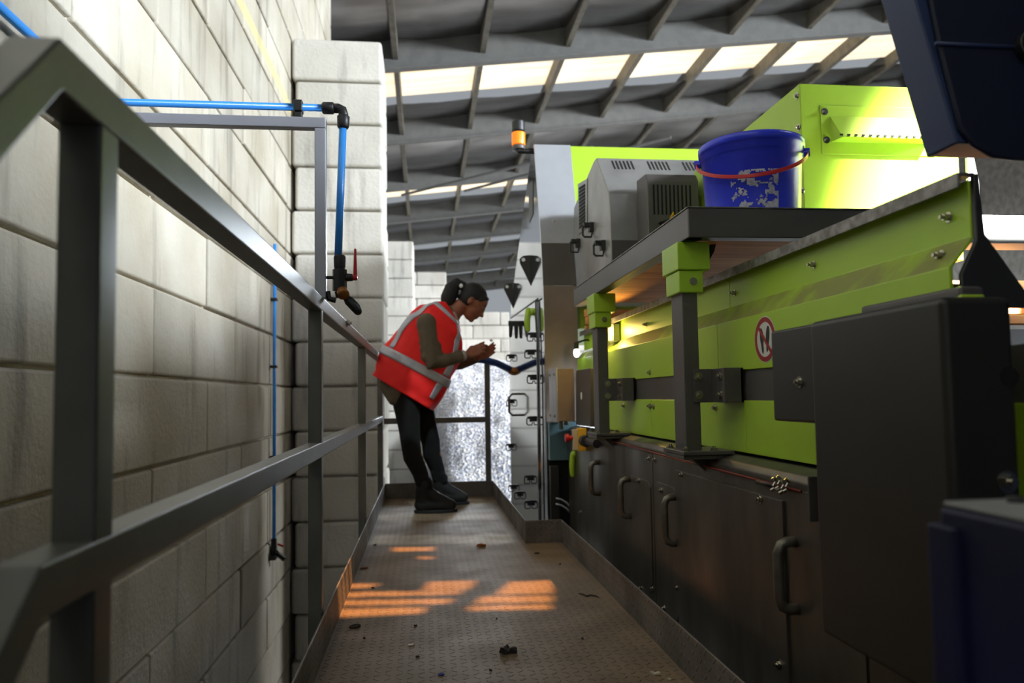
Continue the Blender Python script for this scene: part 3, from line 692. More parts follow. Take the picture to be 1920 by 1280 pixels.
# ------------------------------------------------------------------ far sorter cabinet
KX = .735
def K(px, py): return P(px, py, X=KX)
so = thing('sorting_machine', 'tall pale steel sorting machine with latched side doors at the walkway end', 'machine', (1.2, 5.5, GZ))
near = [K(1028, 980), K(1019, 560), K(1014, 455), K(1001, 300)]; far_ = [K(998, 270), K(958, 570), K(955, 640), K(955, 985)]
yN = near[0].y
side = [(near[0].y, GZ), (near[1].y, near[1].z), (near[2].y, near[2].z), (near[3].y, K(1000, 272).z), (far_[0].y + .03, K(1000, 272).z), (far_[1].y, far_[1].z), (6.45, .9), (6.45, GZ)]
KXR = .93
obj('side_body', MB().prism([(KX, y, z) for y, z in side], (KXR - KX, 0, 0)), m_poli, so, bevel=.003)
ztop = K(1000, 272).z
# front: light sheet above, darker sheets below
mb = MB(); ft = [(near[0].y, GZ), (near[1].y, near[1].z), (near[2].y, near[2].z), (near[3].y, ztop)]
def fsheet(z0_, z1_, x0_, x1_, mat, nm, t=.006):
    def yz(z):
        for (ya, za), (yb, zb) in zip(ft, ft[1:]):
            if za <= z <= zb: return ya + (yb - ya) * (z - za) / (zb - za)
        return ft[-1][0]
    zs = [z0_] + [z for _, z in ft if z0_ < z < z1_] + [z1_]
    pts = [(x0_, yz(z) - t, z) for z in zs] + [(x0_, yz(z) + .002, z) for z in reversed(zs)]
    return obj(nm, MB().prism(pts, (x1_ - x0_, 0, 0)), mat, so, bevel=.0015)
zA = P(1040, 456, Y=near[2].y).z; zB = P(1040, 540, Y=near[1].y).z
XF = P(1069, 270, Y=near[3].y).x
fsheet(zA, ztop, KX + .002, XF, m_plate, 'upper_sheet')
fsheet(zB + .02, zA - .003, KX + .002, .945, m_grey, 'middle_sheet')
fsheet(.62, zB + .016, KX + .002, .945, M('brown_grey_sheet', (120, 108, 98), (108, 97, 88), rough=.4), 'lower_sheet')
mb = MB(); mb.prism([(XF, near[2].y + .03, 1.2), (XF, near[2].y + .03, zA), (XF, near[3].y, ztop - .004), (XF, 6.2, ztop - .004), (XF, 6.2, 1.2)], (1.6, 0, 0)); o = obj('green_upper_body', mb, m_lime, so, bevel=.004); o['label'] = 'lime green upper body'
q0, q1 = P(1103, 287, Y=near[3].y), P(1160, 292, Y=near[3].y)
mb = MB(); mb.box((q0.x, near[3].y - .006, q1.z - .3), (q1.x, near[3].y + .1, q0.z)); obj('green_panel', mb, m_lime, so, bevel=.002)
mb = MB(); mb.box((q1.x, near[3].y - .012, q1.z - .3), (q1.x + 1.0, near[3].y + .1, q0.z - .01)); obj('grey_panel', mb, m_plate, so, bevel=.002)
for px, py in ((1041, 411), (1045, 510), (1045, 524)):
    q = P(px, py, Y=near[2].y - .01); q.y = near[2].y if py > 500 else near[2].y + (near[3].y - near[2].y) * (q.z - near[2].z) / (near[3].z - near[2].z)
    obj('bolt', hexbolt((q.x, q.y - .008, q.z), (0, -1, 0), .012, .006), m_bolt, so)
# lugs, vent, doors, handles and latches on the walkway side
for px, py, s in ((995, 490, 1), (962, 540, 1)):
    q = K(px, py); h = .16
    mb = MB(); mb.prism([(KX, q.y, q.z + .045), (KX - .05, q.y, q.z + .04), (KX - .075, q.y, q.z + .02), (KX - .075, q.y, q.z - .01), (KX, q.y, q.z - .17)], (0, .012, 0)); lg = obj('lifting_lug', mb, m_dark, so, bevel=.002)
    obj('lug_hole', MB().cyl((KX - .05, q.y - .001, q.z + .012), (KX - .05, q.y + .013, q.z + .012), .013, 12), m_white, lg)
a, b_, c_, d_ = K(992, 345), K(1000, 338), K(1000, 402), K(993, 418)
mb = MB(); mb.prism([a, b_, c_, d_], (-.004, 0, 0)); obj('side_vent', mb, m_dark, so, bevel=.002)
a, b_, c_, d_ = K(961, 597), K(1008, 562), K(1013, 985), K(961, 985)
mb = MB(); mb.prism([a, b_, c_, d_], (-.012, 0, 0)); dr = obj('side_door', mb, m_poli, so, bevel=.002)
e0 = K(961, 596); e1 = K(1012, 560); mb = MB(); mb.tube([e0 + Vector((-.012, 0, 0)), e1 + Vector((-.012, 0, 0))], .006, 6); obj('door_gasket', mb, m_black, dr)
mb = MB(); mb.tube([K(1008, 565) + Vector((-.013, 0, 0)), K(1013, 700) + Vector((-.013, 0, 0)), K(1017, 985) + Vector((-.013, 0, 0))], .005, 6); obj('door_gasket', mb, m_black, dr)
for px, py in ((1004, 628), (999, 660), (1004, 707), (1003, 785), (998, 895), (999, 942), (962, 752), (961, 835), (966, 912), (978, 925), (962, 668)):
    latch(so, Vector((KX - .012, K(px, py).y, K(px, py).z)), s=.72)
for px, py in ((975, 758),):
    q = K(px, py); mb = MB(); hh = .082; w_ = .13
    zt_, zb_ = q.z + hh, q.z - hh
    mb.tube([(KX, q.y, zt_), (KX - .06, q.y, zt_), (KX - .085, q.y, zt_ - .025), (KX - .085, q.y, zb_ + .025), (KX - .06, q.y, zb_), (KX, q.y, zb_)], .009, 10); obj('handle', mb, m_handle, dr, smooth=True)
q = K(1002, 590); mb = MB(); mb.cyl((KX, q.y, q.z + .02), (KX - .03, q.y, q.z + .02), .024, 14); mb.tube([(KX - .04, q.y, q.z + .03), (KX - .05, q.y, q.z - .05), (KX - .045, q.y, q.z - .10)], [.02, .021, .016], 12, True); o = obj('drop_latch', mb, m_lime, so, smooth=True); o['label'] = 'lime green drop latch'
q = K(975, 610); mb = MB(); mb.box((KX - .09, q.y - .015, q.z - .005), (KX, q.y + .015, q.z + .035)); mb.tube([(KX - .07, q.y, q.z), (KX - .075, q.y, q.z - .08)], [.018, .012], 10, True); mb.tube([(KX - .03, q.y, q.z), (KX - .03, q.y, q.z - .09)], [.018, .012], 10, True); obj('clamp', mb, m_dark, so, bevel=.002)
# beacon
be = thing('signal_beacon', 'small amber and black signal beacon on the top corner of the sorting machine', 'beacon', K(996, 285))
by = K(998, 284).y
def Bq(px, py): return P(px, py, Y=by)
ctr = Bq(972, 250)
obj('arm', MB().tube([Bq(998, 283), Bq(985, 284), Bq(973, 284), Bq(973, 279)], [.02, .018, .018, .03], 12), m_black, be, smooth=True)
for nm, ya, yb, mt, r_ in (('base', 281, 273, m_grey, .043), ('amber_lens', 273, 249, m_amber, .046), ('collar', 249, 247, m_black, .044), ('cap', 247, 228, m_black, .044)):
    za_, zb_ = Bq(972, ya).z, Bq(972, yb).z; mb = MB(); mb.cyl((ctr.x, by, za_), (ctr.x, by, zb_), r_, 24); obj(nm, mb, mt, be, bevel=.006)

# ------------------------------------------------------------------ boxes between sorter and conveyor
eb = thing('junction_box', 'brown grey junction box with corner screws on the machine by the walkway end', 'junction box', (.8, 4.3, .6))
y_ = 4.2; a, b_ = P(1046, 691, Y=y_), P(1078, 789, Y=y_)
mb = MB(); mb.box((a.x, y_, b_.z), (b_.x, y_ + .25, a.z)); obj('body', mb, M('beige_grey_paint', (150, 128, 108), (138, 118, 100), rough=.45), eb, bevel=.004)
mb = MB(); mb.box((a.x - .012, y_ + .005, b_.z - .006), (a.x, y_ + .245, a.z + .006)); ld = obj('lid', mb, m_plate, eb, bevel=.002)
for zz in (.1, .9):
    for yy_ in (.05, .2): obj('screw', hexbolt((a.x - .012, y_ + yy_, b_.z + (a.z - b_.z) * zz), (-1, 0, 0), .007, .003), m_bolt, ld)
mb = MB(); q = P(1052, 800, Y=y_ + .1); mb.tube([(q.x, y_ + .1, b_.z), (q.x, y_ + .1, b_.z - .05)], .012, 10); mb.tube([(q.x + .05, y_ + .2, b_.z), (q.x + .05, y_ + .2, b_.z - .03)], .014, 10); obj('cable_gland', mb, m_bolt, eb)
cc = thing('control_cover', 'flat grey cover plate standing left of the rear shelf post', 'cover', (.85, 4.0, .7))
a, b_, c_, d_ = P(1080, 694, X=.86), P(1107, 690, X=.86), P(1107, 800, X=.86), P(1080, 796, X=.86)
obj('plate', MB().prism([a, b_, c_, d_], (.05, 0, 0)), m_grey, cc, bevel=.003)
q = P(1090, 742, X=.86); mb = MB(); mb.ell(q, .003, .02, .022, nu=16, nv=8); obj('badge', mb, m_white, cc, smooth=True)
tb = thing('lower_machine_block', 'teal grey steel block below the junction box at the dark gap', 'machine block', (.85, 4.7, GZ))
ty = yN - .062; a, b_ = P(1030, 792, Y=ty), P(1078, 862, Y=ty)
mb = MB(); mb.box((a.x, ty, b_.z), (b_.x + .02, ty + .06, a.z)); obj('panel', mb, m_teal, tb, bevel=.003)
mb = MB(); mb.box((a.x, ty + .04, GZ), (b_.x + .02, ty + .06, b_.z)); obj('recess', mb, m_void, tb)
mb = MB(); q = P(1032, 905, Y=ty); mb.box((q.x, ty - .014, GZ), (q.x + .05, ty + .035, q.z + .1)); obj('pillar', mb, m_dark, tb, bevel=.003)
for dy in (0, .012):
    pts_ = [P(px, py + dy * 900, Y=4.42) for px, py in ((1042, 934), (1052, 936), (1062, 942), (1070, 952))]
    obj('cable', MB().tube(pts_, .006, 8), m_plate, tb, smooth=True)
es = thing('emergency_stop', 'red emergency stop button on a yellow box below the rear shelf post', 'emergency stop', (.83, 3.95, .52))
q = P(1090, 823, X=.83)
mb = MB(); mb.box((.80, q.y - .06, q.z - .06), (.846, q.y - .02, q.z + .06)); obj('housing', mb, M('estop_yellow', (226, 178, 60), rough=.4), es, bevel=.003)
mb = MB(); mb.box((.775, q.y - .06, q.z - .055), (.80, q.y - .02, q.z + .055)); obj('lid', mb, M('estop_cream', (206, 188, 160), rough=.5), es, bevel=.003)
mb = MB(); mb.cyl((.775, q.y - .04, q.z + .01), (.755, q.y - .04, q.z + .01), .012, 14); mb.cyl((.755, q.y - .04, q.z + .01), (.735, q.y - .04, q.z + .01), .022, 18); obj('button', mb, m_red, es, bevel=.003)
mb = MB(); mb.tube([(.822, q.y - .1, q.z + .0), (.822, q.y - .4, q.z + .0)], .022, 10); mb.tube([(.815, q.y - .14, q.z), (.815, q.y - .2, q.z)], .031, 8); obj('cable_switch', mb, m_blkpaint, es, bevel=.002)

# brown boards closing the far end of the conveyor under the shelf
bdz = thing('conveyor_cover', 'orange brown slatted boards closing the conveyor under the shelf', 'cover', (1.2, 4.4, 1.15))
for k in range(4):
    mb = MB(); mb.box((.965 + .0 * k, 4.36 + .03 * (k % 2), 1.10 + .05 * k), (1.5, 4.40 + .03 * (k % 2), 1.145 + .05 * k)); obj('board', mb, m_wood_glow, bdz, bevel=.004)
mb = MB(); mb.box((.975, 1.5, 1.001), (1.29, 4.34, 1.01)); obj('belt', mb, M('conveyor_belt', (60, 52, 46), rough=.6), bdz)
mb = MB(); mb.box((1.0, 1.5, .599), (1.09, 4.3, 1.0)); obj('frame', mb, m_dark, bdz)

# small lit lamp on the conveyor wall and bare bulb behind it
lp = thing('work_lamp', 'small lit yellow work lamp on the green panel below the shelf', 'lamp', (.93, 3.3, 1.05))
q = P(1148, 625, X=.93)
mb = MB(); mb.box((.925, q.y - .04, q.z - .045), (.96, q.y + .04, q.z + .045)); obj('housing', mb, m_plate, lp, bevel=.003)
mb = MB(); mb.box((.918, q.y - .03, q.z - .035), (.925, q.y + .03, q.z + .035)); obj('lit_lens', mb, emis('warm_lens', (255, 206, 110), 4), lp, bevel=.002)
lq = bpy.data.lights.new('work_lamp_light', 'POINT'); lq.energy = 2.2; lq.color = (1, .66, .16); lq.shadow_soft_size = .02
lo_ = bpy.data.objects.new('work_lamp_light', lq); C.objects.link(lo_); lo_.location = (.89, q.y - .01, q.z + .01)
bu = thing('light_bulb', 'small bare white light bulb glowing beside the junction box', 'light bulb', P(1081, 650, Y=4.25))
q = P(1081, 661, Y=4.25)
obj('bulb', MB().ell(q, .018, .018, .028), emis('bulb_glow', (230, 248, 255), 6), bu, smooth=True)
obj('socket', MB().cyl(q + Vector((0, 0, .02)), q + Vector((0, 0, .06)), .014, 12), m_black, bu)
mb = MB(); mb.tube([q + Vector((0, 0, .058)), q + Vector((.06, .02, .075)), q + Vector((.17, .06, .075))], .006, 8); obj('cord', mb, m_black, bu, smooth=True)

# ------------------------------------------------------------------ right foreground: motor cover, chute, blue housing, beam
mc = thing('motor_cover', 'large dark grey sheet-metal motor cover standing out from the machine at right', 'machine cover', (.8, 1.27, .32))
KX2 = .752
a, b_ = P(1516, 602, X=KX2), P(1766, 557, X=KX2)
zt_ = (a.z + b_.z) / 2
mb = MB(); mb.box((KX2, b_.y, .318), (.865, a.y, zt_)); obj('shell', mb, m_dark, mc, bevel=.012, seg=4)
c_ = P(1444, 617, X=KX2 + .012); d_ = P(1444, 788, X=KX2 + .012)
mb = MB(); mb.box((KX2 + .012, a.y + .004, d_.z), (.912, c_.y, zt_ - .002)); sb_ = obj('side_box', mb, m_dark, mc, bevel=.006)
q = P(1500, 716, X=KX2 + .012); obj('bolt', hexbolt((KX2 + .012, q.y, q.z), (-1, 0, 0), .008, .006), m_bolt, sb_)
mb = MB(); q = P(1893, 706, Y=b_.y); obj('cable_hole', MB().cyl((q.x, b_.y - .001, q.z), (q.x, b_.y + .02, q.z), .015, 24), m_void, mc)
q = P(1888, 903, Y=b_.y); obj('bolt', hexbolt((q.x, b_.y, q.z), (0, -1, 0), .011, .008), m_bolt, mc)
tp = thing('gearbox_lid', 'grey lid with sloped edges on top of the dark motor cover', 'machine lid', (.9, 1.3, .93))
a, b_ = P(1613, 575, X=.87), P(1800, 535, X=.87)
mb = MB(); mb.box((.87, b_.y, zt_ + .001), (.913, a.y, (a.z + b_.z) / 2)); obj('lid', mb, m_grey, tp, bevel=.006)
gp = thing('side_guard', 'lime green guard plate to the right of the motor cover', 'guard', (1.0, 1.1, .5))
a = P(1915, 600, Y=1.12); mb = MB(); mb.box((.87, 1.115, .1), (.912, 1.13, P(1880, 552, Y=1.12).z)); obj('plate', mb, m_lime, gp, bevel=.003)

ch = thing('hopper', 'dark navy blue steel hopper hanging into the picture at the upper right', 'hopper', (1.1, 1.25, 1.19))
cy = 1.2
N_ = lambda px, py: P(px, py, Y=cy)
bl = N_(1794, 268); tl_ = N_(1716, 0); br_z = bl.z
far_y = cy * 998 / 934
sl_ = (tl_.x - bl.x) / (tl_.z - bl.z); ztp = 1.75
xt = bl.x + sl_ * (ztp - bl.z)
outer = [(bl.x, cy, bl.z), (xt, cy, ztp), (1.9, cy, ztp), (1.9, cy, bl.z)]
mb = MB(); V0 = [mb.bm.verts.new(v_) for v_ in outer]; V1 = [mb.bm.verts.new((v_[0] , far_y + .0, v_[2] )) for v_ in outer]
mb.bm.faces.new(V0); mb.bm.faces.new(V1[::-1])
for i in range(4): mb.bm.faces.new((V0[i], V1[i], V1[(i + 1) % 4], V0[(i + 1) % 4]))
obj('body', mb, m_navy, ch, bevel=.004)
mb = MB(); mb.box((1.12, -5, GZ), (2.6, 1.12, 3.0)); mb.box((2.5, 1.12, GZ), (2.9, 2.1, 2.45)); obj('feeder_body', mb, m_navy, ch, bevel=.01)  # unseen block added right of camera to keep light off the lower wall
# front panel with rounded lower corner, standing proud of the body
ip = [N_(1727, 0), N_(1748, 90), N_(1776, 200), N_(1787, 245), N_(1812, 275), N_(1850, 298), N_(1895, 303)]
ip = [Vector((p.x + .006, cy, p.z)) for p in ip]; ip[0] = Vector((ip[0].x - .03, cy, ip[0].z + .2)); 
pts_ = ip + [Vector((1.88, cy, ip[-1].z)), Vector((1.88, cy, ip[0].z))]
fp = obj('front_panel', MB().prism(pts_, (0, -.012, 0)), m_navyd, ch, bevel=.005, seg=3)
w0, w1 = N_(1745, 88), N_(1890, 95); mb = MB(); mb.tube([(w0.x, cy - .013, w0.z), (w1.x, cy - .013, w1.z)], .004, 8); obj('weld_seam', mb, m_navy, fp, smooth=True)
obj('rubber_pad', MB().cyl((w1.x + .03, cy - .012, w1.z + .0), (w1.x + .03, cy - .03, w1.z), .03, 20), m_black, fp, bevel=.003)

bh = thing('control_housing', 'royal blue steel housing with grey top plate in the lower right foreground', 'housing', (.55, .5, 0))
by0 = .66; a = P(1757, 940, Y=by0)
mb = MB(); mb.box((a.x, .2, .001), (.70, by0, a.z - .004)); obj('body', mb, m_royal, bh, bevel=.006)
mb = MB(); mb.box((a.x + .004, .2, a.z - .004), (.70, by0 - .002, a.z + .001)); obj('top_plate', mb, M('grey_top_plate', (150, 150, 150), (134, 134, 134), rough=.55), bh, bevel=.002)
mb = MB(); mb.box((a.x - .008, by0 - .03, .001), (a.x + .01, by0 + .006, a.z - .02)); obj('corner_strip', mb, m_royal, bh, bevel=.003)
q = P(1905, 943, Z=a.z); obj('knob', MB().cyl((q.x, q.y, a.z), (q.x, q.y, a.z + .006), .008, 16), m_blkpaint, bh, bevel=.002)

wbm = thing('machine_beam', 'white painted steel beam glaring in the sun at the right edge', 'beam', (2, 2.25, 1.24))
a, b_ = P(1803, 402, Y=2.25), P(1803, 455, Y=2.25)
mb = MB(); mb.box((1.45, 2.25, b_.z), (3.2, 2.37, a.z)); obj('beam', mb, m_white, wbm, bevel=.004)
q0, q1 = P(1815, 330, Y=2.27), P(1834, 400, Y=2.27)
mb = MB(); mb.prism([(q0.x, 2.27, q1.z), (q0.x, 2.27, q0.z + .1), (q1.x - .01, 2.27, q0.z + .1), (q1.x + .01, 2.27, q0.z - .02), (q1.x + .01, 2.27, q0.z - .07), (q1.x - .005, 2.27, q1.z)], (0, .01, 0)); bk2 = obj('bracket_plate', mb, m_plate, wbm, bevel=.001)
obj('bracket_hole', MB().cyl(((q0.x + q1.x) / 2, 2.268, P(1822, 350, Y=2.27).z), ((q0.x + q1.x) / 2, 2.282, P(1822, 350, Y=2.27).z), .012, 16), m_void, bk2)
mb = MB(); mb.box((1.45, 2.3, GZ), (1.55, 2.36, b_.z)); mb.box((3.0, 2.3, GZ), (3.1, 2.36, b_.z)); obj('support', mb, m_grey, wbm)
cvb = thing('side_conveyor', 'reddish brown conveyor boards beneath the white beam at right', 'conveyor', (2.3, 3, .9))
for k in range(5):
    mb = MB(); z = 1.02 + .045 * k; mb.box((1.95, 2.55 + .08 * k, z), (4.2, 2.6 + .08 * k, z + .035)); obj('board', mb, m_wood_glow, cvb, bevel=.004)
mb = MB(); mb.box((1.95, 2.55, .8), (4.2, 3.2, 1.0)); obj('bed', mb, m_dark, cvb)
mb = MB(); mb.box((2.0, 2.6, GZ), (2.1, 3.1, .8)); mb.box((4.0, 2.6, GZ), (4.1, 3.1, .8)); obj('leg', mb, m_dark, cvb)

# ------------------------------------------------------------------ hose from the end rail to the sorter
hs = thing('suction_hose', 'thick dark blue hose sagging from the end railing to the sorting machine', 'hose', (.5, 5.7, 1))
hy = [P(880, 672, Y=5.8), P(905, 674, Y=5.8), P(930, 680, Y=5.9), P(957, 693, Y=6.0)]
obj('hose', MB().tube([hy[0] + Vector((-.3, .1, .02)), hy[0]] + hy[1:], .028, 14), m_hose, hs, smooth=True)
obj('brass_coupling', MB().tube([hy[3] + Vector((-.01, 0, .0)), hy[3] + Vector((.02, 0, -.012)), hy[3] + Vector((.06, .0, -.02))], [.03, .033, .03], 14), m_rust, hs, smooth=True)

# ------------------------------------------------------------------ litter on the deck
def scrap(name, label, cat, px, py, w_, h_, mat, hgt=.006, n=9, crumple=.4, seed=0, group=None, rot=0):
    rnd = random.Random(seed); c0 = P(px, py, Z=0); top = []; bot = []
    for k in range(n):
        t = 2 * PI * k / n; rr = 1 - crumple * rnd.random()
        x, y = w_ / 2 * rr * math.cos(t), h_ / 2 * rr * math.sin(t)
        x, y = x * math.cos(rot) - y * math.sin(rot), x * math.sin(rot) + y * math.cos(rot)
        lift = hgt * (.25 + rnd.random() * 1.1)
        bot.append(Vector((x, y, .0005 if k % 3 == 0 else lift * .3))); top.append(Vector((x * .97, y * .97, lift + .0012)))
    mb = MB(); vb = [mb.bm.verts.new(c0 + v_) for v_ in bot]; vt = [mb.bm.verts.new(c0 + v_) for v_ in top]
    cb = mb.bm.verts.new(c0 + Vector((0, 0, .001))); ct = mb.bm.verts.new(c0 + Vector((0, 0, hgt * .8)))
    for k in range(n):
        j = (k + 1) % n; mb.bm.faces.new((vb[k], vb[j], vt[j], vt[k])); mb.bm.faces.new((vt[k], vt[j], ct)); mb.bm.faces.new((vb[j], vb[k], cb))
    o = obj(name, mb, mat); tag(o, label, cat, group); return o
m_scrap = M('charcoal_scrap', (36, 33, 31), (50, 46, 42), rough=.8, scale=60); m_flw = M('cream_flake', (214, 204, 182), (190, 180, 160), rough=.7, scale=50)
m_flb = M('blue_flake', (46, 60, 150), rough=.5); m_leaf = M('orange_leaf', (166, 92, 40), (120, 66, 32), rough=.8, scale=60); m_peb = M('dark_crumb', (58, 50, 44), rough=.9)
scrap('foil_scrap', 'largest crumpled charcoal scrap lying on the walkway nearest the camera', 'scrap', 950, 1224, .075, .042, m_scrap, .017, 13, .55, 3)
scrap('rubber_scrap', 'flat dark brown chip near the left edge of the walkway', 'scrap', 665, 1177, .05, .022, m_peb, .008, 8, .3, 5, rot=.3)
scrap('plastic_flake', 'cream square flake lying on the walkway left of the charcoal scrap', 'flake', 770, 1210, .026, .02, m_flw, .003, 6, .25, 8)
scrap('plastic_flake', 'small blue flake on the walkway near the lower edge', 'flake', 827, 1266, .022, .014, m_flb, .004, 5, .3, 9)
scrap('dry_leaf', 'curled orange brown leaf lying on the far walkway', 'leaf', 903, 1024, .06, .035, m_leaf, .012, 11, .5, 12)
scrap('wood_chip', 'long pale wood chip on the walkway beside the right edge', 'wood chip', 1228, 1264, .034, .015, m_flw, .006, 8, .3, 14, rot=-.5)
scrap('wood_chip', 'rounder pale chip nearest the right edge plate at bottom', 'wood chip', 1255, 1274, .018, .016, m_flw, .005, 7, .3, 15)
scrap('wood_crumb', 'dull orange crumb beside the left edge plate in front of the orange light', 'crumb', 683, 1066, .04, .02, m_leaf, .006, 8, .4, 16)
for i, (px, py, s) in enumerate(((779, 1174, .015), (783, 1232, .013), (1007, 1038, .03), (699, 1103, .018), (931, 1161, .008), (1092, 1199, .01), (683, 1198, .008), (703, 1022, .022), (1050, 1058, .012), (920, 1258, .01))):
    scrap('dark_crumb', 'tiny dark crumb scattered on the tread plate of the walkway', 'crumb', px, py, s, s * .8, m_peb, .005, 7, .35, 30 + i, 'dark crumbs on the walkway')
q = [P(px, py, Z=.004) for px, py in ((1085, 1112), (1094, 1114), (1100, 1117), (1108, 1115), (1118, 1117), (1124, 1120))]
tw = obj('twig', MB().tube(q, [.002, .003, .0035, .003, .003, .001], 7), m_peb, smooth=True); tag(tw, 'thin crooked dark twig on the walkway near the right edge', 'twig')

# ------------------------------------------------------------------ added out-of-view cut plates under spot lamps, shaping light patches on the deck
def gobo_spot(name, Lp, quads, col, power, x0, x1, y0, y1, n=150):
    Lp = Vector(Lp); zp_ = Lp.z - .6; k = .6 / Lp.z
    Fp = [[P(px, py, Z=0) for px, py in q_] for q_ in quads]
    def inside(x, y):
        for q_ in Fp:
            c = False
            for i in range(len(q_)):
                a, b_ = q_[i], q_[i - 1]
                if (a.y > y) != (b_.y > y) and x < (b_.x - a.x) * (y - a.y) / (b_.y - a.y) + a.x: c = not c
            if c: return True
        return False
    mb = MB(); G_ = {}
    def V_(i, j):
        if (i, j) not in G_:
            x, y = x0 + (x1 - x0) * i / n, y0 + (y1 - y0) * j / n
            if i == 0: x -= 3
            if i == n: x += 3
            if j == 0: y -= 3
            if j == n: y += 3
            G_[i, j] = mb.bm.verts.new((Lp.x + (x - Lp.x) * k, Lp.y + (y - Lp.y) * k, zp_))
        return G_[i, j]
    for i in range(n):
        for j in range(n):
            if not inside(x0 + (x1 - x0) * (i + .5) / n, y0 + (y1 - y0) * (j + .5) / n): mb.bm.faces.new((V_(i, j), V_(i + 1, j), V_(i + 1, j + 1), V_(i, j + 1)))
    struct(name, mb, m_ground)
    c = Vector(((x0 + x1) / 2, (y0 + y1) / 2, 0)); spot(name + '_light', Lp, c, power, col, math.radians(16), .2, .003)
warm = [((958, 1090), (1036, 1088), (1036, 1112), (930, 1114)), ((905, 1118), (1036, 1116), (1034, 1128), (890, 1131)), ((885, 1136), (1033, 1133), (1033, 1141), (872, 1144)),
        ((805, 1090), (893, 1088), (880, 1104), (790, 1108)), ((630, 1094), (712, 1094), (690, 1102), (620, 1104)), ((620, 1110), (868, 1107), (862, 1114), (612, 1120)), ((600, 1126), (850, 1122), (842, 1131), (596, 1136)), ((590, 1142), (800, 1138), (790, 1150), (580, 1158)),
        ((735, 1026), (815, 1025), (812, 1032), (740, 1034)), ((783, 1043), (815, 1043), (813, 1047), (786, 1048))]
gobo_spot('trim_roof_slot', (1.7, -.6, 6.4), warm, (1, .44, .13), 7800, -.6, .75, 2.5, 4.4)
cool = [((700, 1003), (955, 1001), (958, 1019), (690, 1021)), ((705, 962), (925, 960), (928, 974), (700, 976)), ((735, 935), (905, 935), (908, 948), (730, 948))]
gobo_spot('trim_roof_slot', (.9, .5, 6.4), cool, (.75, .92, 1), 1000, -.5, .7, 3.8, 6.2)

# ------------------------------------------------------------------ the worker
PY = 5.33
def A(px, py, dy=0.0): return P(px, py, Y=PY + dy)
m_skin = M('skin', (150, 92, 66), (138, 82, 58), rough=.5, scale=30)
m_hair = M('black_hair', (9, 8, 8), (15, 12, 11), rough=.7, scale=40, stretch=(1, 1, 6))
m_vest = M('hi_vis_red', (255, 34, 30), (246, 26, 26), rough=.7, scale=10)
m_refl = M('reflective_band', (188, 188, 198), (176, 176, 188), rough=.45, metal=.2, scale=30)
m_shirt = M('olive_brown_shirt', (104, 92, 74), (92, 80, 64), rough=.85, scale=14, bump=.1, bscale=300)
m_trous = M('black_trousers', (11, 10, 11), (16, 15, 16), rough=1, scale=12)
m_boot = M('black_boot_leather', (14, 13, 13), (20, 18, 17), rough=.75, scale=30)
m_sole = M('black_boot_sole', (14, 14, 14), rough=.8)
m_cuff = M('pale_cuff', (176, 168, 164), rough=.8)
wkr = thing('person', 'person in red reflective vest bending forward on the walkway with raised hands', 'person', (A(800, 950).x, PY, 0))

# joints
hipR, hipL = A(760, 722, -.09), A(778, 722, .09)
kneeR, kneeL = A(770, 832, -.14), A(808, 830, .13)
ankR, ankL = A(797, 915, -.18), A(826, 905, .17)
pel, spn, chs, nkb, nkt = A(766, 706), A(790, 660), A(817, 615), A(846, 590), A(866, 572)
shR, shL = A(800, 606, -.165), A(836, 602, .165)
elR, elL = A(810, 680, -.20), A(846, 684, .19)
wrR, wrL = A(878, 664, -.10), A(900, 668, .03)
# head frame
fw = (A(100 + 77, 100 + 64) - A(100, 100)).normalized(); fw.y = 0; fw.normalize()
up_ = Vector((-fw.z, 0, fw.x)); sd_ = Vector((0, 1, 0))
HF = Matrix((fw, sd_, up_)).transposed()
HC = A(890, 567)
def hd_(f, s, u): return HC + HF @ Vector((f, s, u))
b = MB()
# torso, neck, limbs
b.tube([pel, spn, chs, nkb], [.125, .115, .125, .07], 20, True)
b.tube([hipR, pel, hipL], [.095, .11, .095], 16, True)
b.tube([shR, A(818, 603, 0), shL], [.06, .085, .06], 16, True)
b.tube([nkb, nkt, hd_(-.03, 0, -.05)], [.062, .054, .055], 16, True)
for h_, k_, a_ in ((hipR, kneeR, ankR), (hipL, kneeL, ankL)):
    b.tube([h_, h_.lerp(k_, .5), k_, k_.lerp(a_, .3), a_.lerp(k_, .1), a_], [.085, .075, .052, .054, .036, .036], 16, True)
    b.tube([a_ + Vector((-.02, 0, -.0)), a_ + Vector((.1, 0, -.07))], [.04, .03], 12, True)
for s_, e_, w_ in ((shR, elR, wrR), (shL, elL, wrL)):
    b.tube([s_, s_.lerp(e_, .5), e_, e_.lerp(w_, .35), w_], [.05, .044, .036, .036, .024], 14, True)
# head: skull, face wedge, jaw, brow, nose, lips, chin, ears
b.ell(hd_(-.012, 0, .012), .098, .076, .1, HF, 28, 18)
b.ell(hd_(.022, 0, -.035), .062, .062, .082, HF, 24, 16)
b.ell(hd_(.03, 0, -.085), .046, .048, .045, HF, 20, 14)
b.tube([hd_(.052, -.018, -.108), hd_(.062, 0, -.112), hd_(.052, .018, -.108)], [.018, .02, .018], 12, True)
b.tube([hd_(.06, -.035, .025), hd_(.071, 0, .027), hd_(.06, .035, .025)], [.013, .013, .013], 12, True)
b.tube([hd_(.078, 0, .015), hd_(.092, 0, -.025), hd_(.102, 0, -.04)], [.010, .011, .013], 12, True)
b.tube([hd_(.085, -.013, -.044), hd_(.09, 0, -.046), hd_(.085, .013, -.044)], [.009, .01, .009], 10, True)
b.tube([hd_(.07, -.02, -.070), hd_(.083, 0, -.069), hd_(.07, .02, -.070)], [.007, .010, .007], 10, True)
